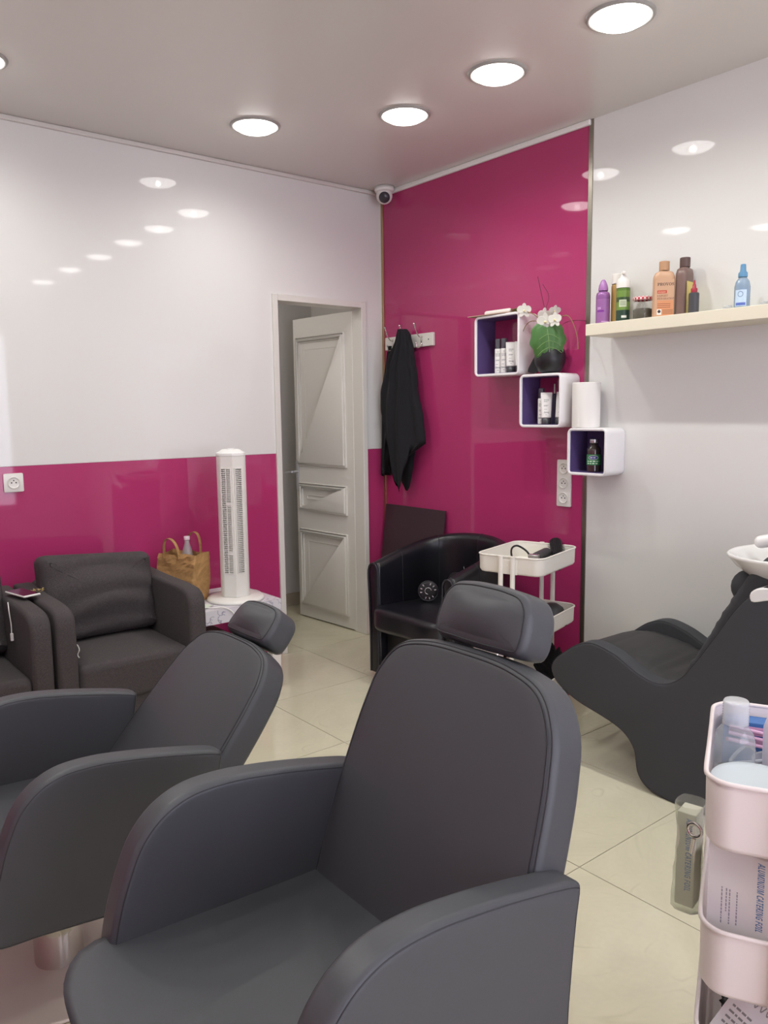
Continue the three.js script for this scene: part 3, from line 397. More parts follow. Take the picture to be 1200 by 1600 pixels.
// ───────────────────────── grey armchairs
function armchair(label, x) {
  const t = thing('armchair', label, 'armchair', [x, 0, 0], 0, 'grey fabric armchairs along the pink wall'), w = .62, z0 = .16, z1 = .76;
  mesh('frame', rb(-w / 2 + .075, w / 2 - .075, .06, .26, z0 + .02, z1 - .03, .02), mat.sofa, t);
  for (const s of [-1, 1]) {
    const a = [], prof = [[0, 0], [.60, 0], [.60, .52], [.585, .56], [.55, .582], [.3, .588], [.05, .6], [0, .6]].map(p => [p[0], p[1]]);
    const g = puffed(smoothOutline([[0, .0], [.3, 0], [.597, .0], [.6, .004], [.6, .25], [.6, .50], [.592, .55], [.56, .578], [.5, .588], [.25, .594], [.01, .6], [0, .595], [0, .3]], 90), .078, .018, .003, .003);
    g.rotateY(-Math.PI / 2); mesh('arm', tf(g, s * (w / 2 - .039), .05, z0), mat.sofa, t);
  }
  mesh('back_frame', rb(-w / 2 + .07, w / 2 - .07, .1, .66, z0, z0 + .09, .03, 4), mat.sofa, t);
  const sg = puffed(rrect(w - .152, .56, [.02, .02, .03, .03], 4, 10), .17, .03, .012); sg.rotateX(-Math.PI / 2); mesh('seat_cushion', tf(sg, 0, .315, z1 - .285), mat.sofa, t);
  const bc = puffed(rrect(w - .135, .36, .035, 5, 12), .15, .05, .035, .02); const p = bc.attributes.position;
  for (let i = 0; i < p.count; i++) { const X = p.getX(i), Y = p.getY(i); p.setZ(i, p.getZ(i) + .006 * Math.sin(Y * 60 + 2.5 * Math.sin(X * 7 + x)) * Math.max(0, p.getZ(i) * 12)); p.setY(i, Y - .035 * X / w * (Y > 0 ? 1 : 0) * 1.3); } bc.computeVertexNormals();
  mesh('back_cushion', tf(bc, .0, .585, z0 + .165, -.2), mat.sofa, t);
  for (const [a, b] of [[-1, 0], [1, 0], [-1, 1], [1, 1]]) mesh('leg', cyl(a * (w / 2 - .05), 0, b ? z1 - .05 : z0 + .05, .016, .06, 12, .02), mat.dark, t);
  return t;
}
armchair('dark grey fabric armchair with slouched back cushion, next to the fan table', -1.912);
armchair('dark grey fabric armchair with a phone on its arm, below the single socket', -2.545);
{
  const t = thing('phone', 'white smartphone lying face up on the grey armchair arm', 'phone', [-2.25, .657, .44], .25); t.rotation.x = .02;
  mesh('case', rb(-.036, .036, 0, .008, -.074, .074, .006), mat.plasticWhite, t); mesh('screen', rb(-.033, .033, .008, .0086, -.068, .068, .0004), M('#2a1d26', .03), t);
  const k = thing('key_chain', 'short gold and white beaded chain beside the phone', 'chain', [-2.195, .652, .43]); const gs = []; for (let i = 0; i < 11; i++) gs.push(tf(new THREE.TorusGeometry(.006, .0017, 6, 12), -.028 + i * .0058, .006 + .003 * Math.sin(i * 2), -.015 + .008 * Math.sin(i * .9), i % 2 ? 1.2 : .2, i * .4)); mesh('links', gs, mat.goldChain, k);
  const c = thing('hair_tie_cord', 'small white cord dangling inside the armchair arm above the seat', 'cord'); mesh('cord', tube([[-2.142, .47, .70], [-2.135, .485, .715], [-2.128, .465, .72], [-2.132, .44, .71], [-2.128, .43, .715]], .0022, 24, 5), mat.cord, c);
}
{ const c = thing('charging_cable', 'thin white charging cable hanging inside the arm of the armchair with the phone', 'cable'); mesh('cable', tube([[-2.322, .645, .5], [-2.326, .6, .53], [-2.325, .56, .54], [-2.327, .53, .545]], .002, 20, 6), mat.cord, c); mesh('connector', rb(-2.332, -2.321, .5, .53, .54, .55, .002), mat.cord, c); }
// ───────────────────────── side table, fan, bag
{
  const x0 = -1.575, x1 = -1.06, z0 = .04, z1 = .475, T = .455;
  const clothTex = canvasTex(512, 512, (x, w, h) => { x.fillStyle = '#d6d2d8'; x.fillRect(0, 0, w, h); for (let k = 0; k < 70; k++) { const a = rnd() * w, b = rnd() * h; x.strokeStyle = ['#8b8794', '#b0abb8', '#9f9bab'][k % 3]; x.lineWidth = 1.5 + rnd() * 2; x.beginPath(); for (let q = 0; q < 5; q++) { const an = rnd() * 6.3, l = 8 + rnd() * 22; x.moveTo(a, b); x.quadraticCurveTo(a + Math.cos(an) * l, b + Math.sin(an) * l, a + Math.cos(an + .9) * l * 1.2, b + Math.sin(an + .9) * l * 1.2); } x.stroke(); } }); clothTex.wrapS = clothTex.wrapT = THREE.RepeatWrapping; clothTex.repeat.set(2, 2);
  const t = thing('side_table', 'low white side table under a pale marbled cover carrying the tower fan', 'table', [0, 0, 0]);
  mesh('top', rb(x0 + .004, x1 - .004, T - .05, T - .002, z0 + .004, z1 - .004, .003), mat.tableWhite, t);
  for (const [x, z] of [[x0 + .03, z0 + .03], [x1 - .03, z0 + .03], [x0 + .03, z1 - .03], [x1 - .03, z1 - .03]]) mesh('leg', rb(x - .025, x + .025, 0, T - .05, z - .025, z + .025, .002), mat.tableWhite, t);
  mesh('cover', [bx(x0, x1, T - .002, T, z0, z1), bx(x0, x1, T - .068, T, z1 - .002, z1 + .001), bx(x0 - .001, x0 + .002, T - .068, T, z0, z1), bx(x1 - .002, x1 + .001, T - .068, T, z0, z1)], M('#fff', .45, { map: clothTex }), t).userData.label = 'pale lilac marbled table cover';
  const bxx = thing('cardboard_box', 'dark maroon printed box on the floor under the side table', 'box', [-1.40, 0, .30]); mesh('carton', rb(-.1, .06, 0, .33, -.12, .12, .003), M('#4a2632', .6), bxx); mesh('print', bx(-.03, .03, .27, .285, .1201, .1206), M('#b98a92', .7), bxx);

  // tower fan
  const f = thing('tower_fan', 'white tower fan with slotted grilles standing on the side table', 'fan', [-1.235, T, .335], -.42);
  mesh('base', lathe([[0, 0], [.138, 0], [.141, .006], [.138, .014], [.12, .022], [.06, .026], [0, .026]], 48), mat.plasticWhite, f);
  const secR = [[.0, .082], [.009, .0772], [.043, .0591], [.052, .0543], [.058, .049], [.068, .028], [.07, 0], [.066, -.03], [.05, -.058], [.025, -.068]], sec = [...secR, [0, -.07], ...secR.slice(1).reverse().map(p => [-p[0], p[1]])];
  const col = (y0, y1, k0 = 1, k1 = 1, slant = 0) => loft([y0, y1].map((y, i) => sec.map(p => V3(p[0] * (i ? k1 : k0), y + (i ? slant * p[1] : 0), p[1] * (i ? k1 : k0)))).reverse(), {});
  { // shell with an opening behind each grille and the blower drum standing inside
    const pos = [], m = sec.length, quad = (a, b, y0, y1) => pos.push(a[0], y0, a[1], b[0], y0, b[1], b[0], y1, b[1], a[0], y0, a[1], b[0], y1, b[1], a[0], y1, a[1]);
    for (let k = 0; k < m; k++) { const a = sec[k], b = sec[(k + 1) % m], front = a[1] > .05 && b[1] > .05, xa = Math.min(a[0], b[0]), xb = Math.max(a[0], b[0]), open = front && ((xa > .008 && xb < .045) || (xb < -.008 && xa > -.053)); if (open) { quad(a, b, .026, .147); quad(a, b, .653, .715); } else quad(a, b, .026, .715); }
    const g = new THREE.BufferGeometry(); g.setAttribute('position', new THREE.Float32BufferAttribute(pos, 3)); g.computeVertexNormals(); const wm = mat.plasticWhite.clone(); wm.side = THREE.DoubleSide; mesh('body', boxUV(toCreasedNormals(g, .6)), wm, f);
    mesh('blower_drum', cyl(0, .06, -.005, .04, .62, 24), mat.plasticWhite, f);
  }
  mesh('top_cap', [toCreasedNormals(col(.716, .728, 1.02, 1.0), .8), toCreasedNormals(col(.728, .745, .98, .6, -.0), .8), cyl(0, .745, .02, .018, .006)], mat.matteWhite, f);
  // grilles: white bars across the openings of both front faces
  const bars = [];
  for (const [s, cols] of [[-1, 2], [1, 1]]) {
    const A = s < 0 ? V3(-.052, 0, .0543) : V3(.009, 0, .0772), B = s < 0 ? V3(-.009, 0, .0772) : V3(.043, 0, .0591), d = B.clone().sub(A), n = V3(-d.z, 0, d.x).normalize(), yaw = Math.atan2(-d.z, d.x), mid = A.clone().add(B).multiplyScalar(.5).add(n.clone().multiplyScalar(.0008)), w = d.length();
    if (n.z < 0) n.negate();
    const put = (list, x, y, ww, hh, proud, th) => list.push(tf(new THREE.BoxGeometry(ww, hh, th), mid.x + Math.cos(yaw) * x + n.x * proud, y, mid.z - Math.sin(yaw) * x + n.z * proud, 0, yaw));
    for (let k = 0; k <= 56; k++) put(bars, 0, .1455 + k * .0091, w + .002, .0042, .002, .003);
    if (cols === 2) { put(bars, 0, .40, .004, .51, .0024, .003); put(bars, w / 4, .485, w / 2, .014, .0024, .003); put(bars, w / 4, .245, w / 2, .014, .0024, .003); }
    for (const e of [-1, 1]) put(bars, e * w / 2, .40, .004, .516, .002, .004);
  }
  tag(mesh('grille_bars', bars, mat.plasticWhite, f), null, null, null, 'stuff');
  const cb = thing('fan_cable', 'white power cable looping over the table beside the tower fan', 'cable'); mesh('cable', tube([[-1.1, T + .004, .34], [-1.075, T + .004, .30], [-1.075, T + .005, .24], [-1.12, T + .004, .18], [-1.25, T + .004, .13], [-1.40, T + .004, .22], [-1.46, T + .004, .36], [-1.41, T + .005, .45], [-1.38, T + .008, .473], [-1.335, T - .02, .484], [-1.315, T - .08, .486], [-1.31, T - .12, .486]], .0035, 90, 6), mat.cord, cb);
  mesh('plug', rb(-1.325, -1.295, T - .16, T - .115, .474, .5, .008), mat.cord, cb);
  const lf = thing('paper_slip', 'small pale green paper slip on the side table in front of the fan', 'paper'); mesh('sheet', tf(rb(-.035, .035, 0, .001, -.025, .025, .0004), -1.44, T + .008, .40, .05, .5), M('#d3dccb', .8), lf);
  const ad = thing('power_adapter', 'white plug adapter lying at the edge of the side table', 'adapter'); mesh('case', tf(rb(-.02, .02, 0, .026, -.014, .014, .006), -1.495, T, .44, 0, .7), mat.plasticWhite, ad);

  // kraft paper bag
  const b = thing('paper_bag', 'crumpled brown kraft paper carrier bag standing between armchair and tower fan', 'bag', [-1.437, T, .165], -1.1);
  const bagRings = [], N = 64, ww = [.105, .112, .118, .122, .125, .128, .13, .128], dd = [.068, .07, .072, .072, .07, .066, .062, .06];
  const rectAt = (u, w, d) => { const o = rrect(2 * w, 2 * d, .012, 3, 13); return o[Math.floor(u * o.length) % o.length]; };
  for (let j = 0; j < 24; j++) { const k = j / 23, i = Math.min(6, Math.floor(k * 7)), fr = k * 7 - i, w = ww[i] + (ww[i + 1] - ww[i]) * fr, d = dd[i] + (dd[i + 1] - dd[i]) * fr; const o = rrect(2 * w, 2 * d, .012, 3, 13); bagRings.push(o.map(([x, z], q) => { const nz = noise.noise(x * 22 + 3, k * 7, z * 22) + .6 * Math.abs(noise.noise(x * 40, k * 15 + 5, z * 30)); const pin = Math.abs(z) < d * .98 ? 1 : .0; const gus = Math.abs(x) > w - .013 ? -.012 * k * Math.cos(z / d * 1.57) * Math.sign(x) : 0; return V3(x + .03 * k * (x < 0 ? 1 : .1) + gus + .006 * nz, k * .24 + .012 * k * noise.noise(x * 14, 2.2, z * 9), -z + .012 * nz * (.3 + k) + 0 * pin); })); }
  const outer = loft(bagRings, { cap1: false }); const bm = mesh('bag_body', toCreasedNormals(outer, .35), mat.kraft.clone(), b); bm.material.side = THREE.DoubleSide;
  const strap = (x, z, h, lean) => { const pts = []; for (let i = 0; i <= 20; i++) { const a = i / 20 * Math.PI; pts.push(V3(x - .045 * Math.cos(a) + lean * Math.sin(a), .215 + h * Math.pow(Math.sin(a), .7), z)); } return loft(pts.map((p, i) => { const tn = pts[Math.min(20, i + 1)].clone().sub(pts[Math.max(0, i - 1)]).normalize(), nn = V3(-tn.y, tn.x, 0); return [[.0012, .009], [-.0012, .009], [-.0012, -.009], [.0012, -.009]].map(([a, c]) => p.clone().add(nn.clone().multiplyScalar(a)).add(V3(0, 0, c))); })); };
  mesh('handle', strap(-.01, .058, .1, -.015), mat.kraft, b); mesh('handle', strap(.03, -.056, .12, .01), mat.kraft, b);
  const pb = thing('plastic_bottle', 'clear plastic bottle with pink cap standing inside the paper bag', 'bottle', [-1.415, T + .002, .19]); mesh('bottle', lathe([[0, 0], [.028, 0], [.03, .006], [.03, .2], [.022, .25], [.012, .285], [.012, .3], [0, .3]], 24), mat.frosted, pb); mesh('cap', lathe([[.014, .3005], [.0145, .318], [0, .319]], 18), M('#d9c3cc', .4), pb);
  const pu = thing('plastic_bin', 'tall purple plastic bin with lid on the floor behind the armchair arm', 'bin', [-1.632, 0, .085]); mesh('bin', tf(puffed(rrect(.085, .085, .02, 4, 3), .615, .01), 0, .3075, 0, -Math.PI / 2), mat.purple, pu); mesh('lid', tf(puffed(rrect(.098, .098, .024, 4, 3), .016, .006), 0, .6235, 0, -Math.PI / 2), M('#54308f', .35), pu);
}
// ───────────────────────── black tub chair with handbag
{
  const t = thing('tub_chair', 'black leather tub chair with rounded back against the pink wall', 'chair', [-.40, 0, .985]);
  const path = [], F = -.26, R = .3, Bx = .275;
  const base = smoothOutlineOpen([[F, -R], [-.05, -R], [.1, -.285], [.2, -.225], [.255, -.12], [.272, 0], [.255, .12], [.2, .225], [.1, .285], [-.05, R], [F, R]], 60);
  function smoothOutlineOpen(p, n) { return new THREE.CatmullRomCurve3(p.map(q => V3(q[0], 0, q[1])), false, 'centripetal').getSpacedPoints(n); }
  const top = s => .615 + .125 * Math.pow(Math.sin(Math.PI * s), .9), th = .065;
  const section = (i) => { const p = base[i], a = base[Math.max(0, i - 1)], b = base[Math.min(60, i + 1)], tg = b.clone().sub(a).normalize(), inn = V3(-tg.z, 0, tg.x).multiplyScalar(1); if (inn.dot(V3(-.02, 0, 0).sub(p)) < 0) inn.negate(); const h = top(i / 60), o = []; const at = (d, y) => o.push(p.clone().add(inn.clone().multiplyScalar(d)).setY(y)); at(0, .05); at(0, .25); at(-.006, .42); at(-.012, h - .06); at(-.008, h - .03); at(.004, h - .01); at(th * .5 - .006, h); at(th - .014, h - .01); at(th - .004, h - .03); at(th - .002, h - .08); at(th, .42); at(th, .25); at(th, .05); return o; };
  mesh('shell', loft(base.map((_, i) => section(i).reverse())), mat.leather, t);
  const seams = [.12, .3, .5, .7, .88].map(k => { const i = Math.round(k * 60), o = section(i).slice(1, -1); return tube(o, .0022, 50, 5); }); mesh('piping', seams, mat.leatherSeam, t);
  // front edge welts
  mesh('front_welt', [0, 60].map(i => tube(section(i), .005, 60, 6)), mat.leatherSeam, t);
  const so = smoothOutline([[F - .03, -.23], [F - .045, 0], [F - .03, .23], [-.05, .232], [.1, .205], [.175, .12], [.2, 0], [.175, -.12], [.1, -.205], [-.05, -.232]], 80).map(([x, z]) => [x, -z]);
  const ar = so.reduce((a, p, i) => { const q = so[(i + 1) % so.length]; return a + p[0] * q[1] - q[0] * p[1]; }, 0); if (ar < 0) so.reverse();
  const sg = puffed(so, .12, .03, .02); sg.rotateX(-Math.PI / 2); mesh('seat', tf(sg, 0, .345, 0), mat.leather, t);
  mesh('apron', rb(F + .05, .18, .06, .285, -.232, .232, .01), mat.dark, t);
  for (const [x, z] of [[F + .04, -R + .03], [F + .04, R - .03], [.12, -.2], [.12, .2]]) mesh('foot', cyl(x, 0, z, .018, .055, 12, .022), mat.dark, t);

  const hb = thing('handbag', 'black handbag with gold chain strap lying on the tub chair seat', 'handbag', [-.36, .427, 1.0], .7);
  const body = puffed(smoothOutline([[-.13, 0], [.13, 0], [.14, .05], [.12, .115], [.05, .125], [-.07, .11], [-.13, .06]], 60), .09, .03, .015, .015); mesh('body', body, M('#1c1b1d', .45, { bumpMap: leatherBump, bumpScale: .002 }), hb);
  mesh('flap', tf(puffed(smoothOutline([[-.115, .045], [.115, .045], [.12, .1], [.04, .118], [-.06, .106], [-.115, .08]], 50), .012, .004, .004), 0, 0, .062), M('#232122', .4), hb);
  const ch = []; for (let i = 0; i < 26; i++) { const k = i / 25; ch.push(tf(new THREE.TorusGeometry(.0085, .0022, 6, 12), -.135 + .05 * Math.sin(k * 7), .012 + .09 * k * (1 - k) * 2.4 + .04 * k, .075 + .03 * Math.sin(k * 12), i % 2 ? 1.3 : .2, k * 5)); } mesh('chain', ch, mat.goldChain, hb);
  mesh('charm', [tf(new THREE.SphereGeometry(.014, 12, 8), .05, .125, .05), tf(new THREE.SphereGeometry(.01, 12, 8), .085, .128, .05), rod([.0, .118, .055], [.11, .15, .03], .003)], mat.silver, hb);
  const cp = thing('round_purse', 'round black coin purse with silver marks leaning on the handbag', 'purse', [-.47, .427, .93], -.75); cp.rotation.x = -.28;
  mesh('disc', tf(lathe([[0, -.008], [.04, -.008], [.05, -.004], [.05, .004], [.04, .008], [0, .008]], 36), 0, .052, 0, Math.PI / 2), M('#17161b', .3), cp); mesh('rim', tf(new THREE.TorusGeometry(.049, .003, 8, 40), 0, .052, .004), M('#3c3c42', .3, { metalness: .6 }), cp);
  const mk = []; for (let i = 0; i < 12; i++) { const a = i / 12 * 6.2832; if (i % 4 !== 3) mk.push(tf(new THREE.BoxGeometry(.004, .01, .002), Math.cos(a) * .036, .052 + Math.sin(a) * .036, .0085, 0, 0, a + 1.57)); } mk.push(tf(new THREE.TorusGeometry(.016, .002, 6, 20, 4.4), 0, .052, .0085)); mesh('marks', mk, mat.silver, cp);
}
// ───────────────────────── trolleys
function trolley(label, pos, turn, lx, lz, levels, depth, m, postSides) {
  const t = thing('trolley', label, 'trolley', pos, turn), w = .0025;
  levels.forEach((rim, k) => {
    const r = .045, o = rrect(lx, lz, r, 6, 3), i2 = insetOutline(o, w), up = (q, y, s = 1) => q.map(p => V3(p[0] * s, y, -p[1] * s)), y0 = rim - depth;
    const rings = [up(i2, y0 + w, .3), up(i2, y0 + w, .93), up(insetOutline(o, .012), y0 + w + .002), up(insetOutline(o, .005), y0 + .012), up(i2, rim), up(o, rim), up(insetOutline(o, .002), y0 + .012), up(insetOutline(o, .009), y0 + .002), up(insetOutline(o, .02), y0), up(i2, y0, .3)];
    const tr = mesh('tray', loft(rings.reverse()), m, t);
    mesh('rim_bead', tube(o.map(p => V3(p[0], rim, -p[1])), .0042, 140, 6, true), m, tr);
  });
  for (const s of postSides) for (const z of [-.028, .028]) mesh('post', [cyl(s * (lx / 2 + .0115), .075, z, .0105, levels[0] - .075, 14), cyl(s * (lx / 2 + .0115), levels[0], z, .0115, .004, 14)], m, t);
  for (const s of postSides) for (const rim of levels) mesh('bracket', [rb(s > 0 ? lx / 2 - .001 : -lx / 2 - .006, s > 0 ? lx / 2 + .006 : -lx / 2 + .001, rim - depth * .96, rim - .012, -.045, .045, .002), tf(new THREE.CylinderGeometry(.005, .005, .003, 10), s * (lx / 2 + .007), rim - depth / 2, 0, 0, 0, Math.PI / 2)], m, t);
  for (const a of [-1, 1]) for (const b of [-1, 1]) { const c = mesh('castor', [tf(new THREE.CylinderGeometry(.026, .026, .02, 20), a * (lx / 2 - .03), .026, b * (lz / 2 - .04), Math.PI / 2), rb(a * (lx / 2 - .03) - .008, a * (lx / 2 - .03) + .008, .03, levels.at(-1) - depth, b * (lz / 2 - .04) - .014, b * (lz / 2 - .04) + .014, .003)], mat.blackPlastic, t); }
  return t;
}
{ // beside the tub chair
  const T = [-.397, 0, 1.50], a = .268, lv = [.752, .482, .2];
  trolley('cream metal three tier trolley beside the black tub chair', T, a, .395, .31, lv, .078, mat.trolley, [-1, 1]);
  const loc = (x, y, z) => { const c = Math.cos(a), s = Math.sin(a); return [T[0] + x * c + z * s, y, T[2] - x * s + z * c]; };
  const by = lv[0] - .078 + .004;
  let o = thing('hair_clipper', 'dark grey hair clipper lying in the cream trolley top tray', 'clipper', loc(.03, by, .05), a + .1); mesh('body', [tf(new THREE.CapsuleGeometry(.024, .13, 6, 16), 0, .05, 0, 0, 0, 1.57), tf(new THREE.CapsuleGeometry(.022, .08, 6, 14), -.02, .022, .045, 0, .3, 1.57)], M('#3f3d40', .5), o); mesh('blade', rb(-.115, -.085, .03, .07, -.022, .022, .003), mat.silver, o);
  o = thing('clipper_cable', 'black cable looping over the cream trolley top tray', 'cable', loc(0, by, 0), a); mesh('cable', tube([[-.14, .004, .03], [-.13, .05, -.01], [-.06, .085, -.05], [.0, .088, -.05], [.03, .06, -.02], [.03, .03, .0], [.05, .004, -.03]], .0045, 50, 6), mat.blackPlastic, o);
  o = thing('hair_brush', 'round black bristle brush leaning at the corner of the cream trolley', 'brush', loc(.15, by - .012, .07), a + .5);
  { const g = []; for (let k = 0; k < 9; k++) for (let q = 0; q < 22; q++) { const an = q / 22 * 6.2832; g.push(tf(new THREE.ConeGeometry(.0014, .014, 4), Math.cos(an) * .034, -.05 + k * .0125, Math.sin(an) * .034, 0, -an, -1.57)); } const gm = merge(g), bb = cyl(0, -.06, 0, .028, .12, 20); for (const q of [gm, bb]) { q.rotateZ(-1.15); q.translate(0, .07, 0); } mesh('barrel', bb, mat.blackPlastic, o); tag(mesh('bristles', gm, mat.dark, o), null, null, null, 'stuff'); const hd = cyl(0, -.15, 0, .009, .09, 12, .011); hd.rotateZ(-1.15); hd.translate(0, .07, 0); mesh('handle', hd, mat.blackPlastic, o); }
  o = thing('black_bowl', 'black rounded bowl upside down in the cream trolley middle tray', 'bowl', loc(.085, lv[1] - .074, .08)); mesh('bowl', lathe([[.07, 0], [.071, .004], [.066, .04], [.05, .075], [.025, .092], [0, .095]], 32), M('#2c2a2e', .5), o);
  o = thing('black_cloth', 'crumpled black cloth piled in the cream trolley bottom tray', 'cloth', loc(.125, lv[2] - .073, .06)); { const g = new THREE.SphereGeometry(1, 36, 24), p = g.attributes.position; for (let i = 0; i < p.count; i++) { const k = 1 + .45 * noise.noise(p.getX(i) * 2.6, p.getY(i) * 2.6 + 4, p.getZ(i) * 2.6); p.setXYZ(i, p.getX(i) * .05 * k, Math.max(0, (p.getY(i) * .5 + .35) * .17 * k), p.getZ(i) * .075 * k); } g.computeVertexNormals(); mesh('cloth', g, mat.cloth, o); }
}
// ───────────────────────── wash chair with basin
{
  const t = thing('wash_chair', 'dark grey hair wash chair with curved sides and white basin against the white wall', 'wash chair', [0, 0, 0]);
  const side = smoothOutline([[1.853, .36], [1.87, .395], [1.91, .432], [1.975, .478], [2.043, .499], [2.14, .48], [2.25, .43], [2.31, .416], [2.36, .425], [2.41, .46], [2.456, .522], [2.53, .638], [2.59, .735], [2.64, .79], [2.72, .84], [2.8, .85], [2.86, .8], [2.88, .6], [2.9, .3], [2.9, .02], [2.86, .0], [2.7, .0], [2.5, .0], [2.4, .0], [2.33, .006], [2.28, .025], [2.252, .06], [2.243, .10], [2.235, .14], [2.2, .185], [2.15, .21], [2.093, .226], [1.975, .255], [1.9, .29], [1.862, .325]], 160);
  const ar = side.reduce((a, p, i) => { const q = side[(i + 1) % side.length]; return a + p[0] * q[1] - q[0] * p[1]; }, 0); if (ar < 0) side.reverse();
  for (const [x, nm] of [[-.63, 'near'], [-.15, 'far']]) { const g = ext(side, .07, .012, [], 4); g.translate(0, 0, -.035); g.rotateY(-Math.PI / 2); const pnl = mesh('side_panel', tf(g, x, 0, 0), mat.wash, t); const pp = [-.031, .031].map(k => { const q = outlineTube(side, k, .0018, .003, 240); q.rotateY(-Math.PI / 2); return tf(q, x, 0, 0); }); mesh('piping', pp, mat.seam, pnl); }
  mesh('body', [rb(-.6, -.18, .02, .34, 2.3, 2.88, .03)], mat.wash, t);
  // seat and back cushion in one flowing ribbon between the sides
  const rib = (pts, th, m, name) => { const c = new THREE.CatmullRomCurve3(pts.map(p => V3(0, p[1], p[0])), false, 'centripetal').getSpacedPoints(40), rings = c.map((p, i) => { const tg = c[Math.min(40, i + 1)].clone().sub(c[Math.max(0, i - 1)]).normalize(), nn = V3(0, tg.z, -tg.y), e = Math.min(1, Math.min(i, 40 - i) / 3), h = th * Math.sqrt(Math.max(.05, 1 - (1 - e) ** 2)), ring = []; for (let q = 0; q < 30; q++) { const a = q / 30 * 6.2832, cs = Math.cos(a), sn = Math.sin(a), X = Math.sign(cs) * Math.pow(Math.abs(cs), .35) * .208, Yy = Math.sign(sn) * Math.pow(Math.abs(sn), .5) * h / 2; const wr = sn > .2 ? .006 * noise.noise(X * 12 + 1, i * .35, 3) + .004 * noise.noise(X * 30, i * .9, 9) : 0; ring.push(p.clone().add(nn.clone().multiplyScalar(Yy + wr + (sn > 0 ? .012 * (1 - (X / .208) ** 2) : 0))).setX(-.39 + X)); } return ring; }); return mesh(name, loft(rings), m, t); };
  rib([[1.87, .345], [1.98, .40], [2.12, .40], [2.28, .36], [2.4, .355]], .1, mat.washSeat, 'seat_cushion');
  rib([[2.4, .40], [2.46, .5], [2.54, .65], [2.62, .79], [2.7, .885]], .11, mat.wash, 'back_cushion');
  mesh('head_bolster', tf(new THREE.CapsuleGeometry(.06, .28, 8, 20), -.37, .775, 2.56, 0, 0, Math.PI / 2), mat.wash, t);
  // basin
  const bo = lathe([[.0, -.13], [.08, -.128], [.14, -.11], [.2, -.07], [.25, -.03], [.275, .0], [.277, .008], [.270, .012], [.255, .004], [.2, -.045], [.13, -.085], [.0, -.1]], 48); bo.scale(.95, 1, 1); mesh('basin', tf(bo, -.40, .887, 2.725, -.05), mat.ceramic, t);
  mesh('basin_pedestal', [lathe([[.13, 0], [.12, .02], [.09, .5], [.1, .78], [0, .78]], 32)].map(g => tf(g, -.4, 0, 3.06)), mat.ceramic, t);
  mesh('tap', [tf(new THREE.CapsuleGeometry(.022, .09, 6, 16), -.40, .925, 2.58, 1.3)], mat.ceramic, t);
  mesh('basin_arm', tf(puffed(smoothOutline([[-.005, 0], [.05, .012], [.2, .05], [.2, .11], [.06, .055], [.012, .045], [-.01, .025]], 50), .075, .006), -.63, .765, 2.645, 0, -Math.PI / 2), mat.ceramic, t).userData.label = 'white basin bracket on the chair side';
}
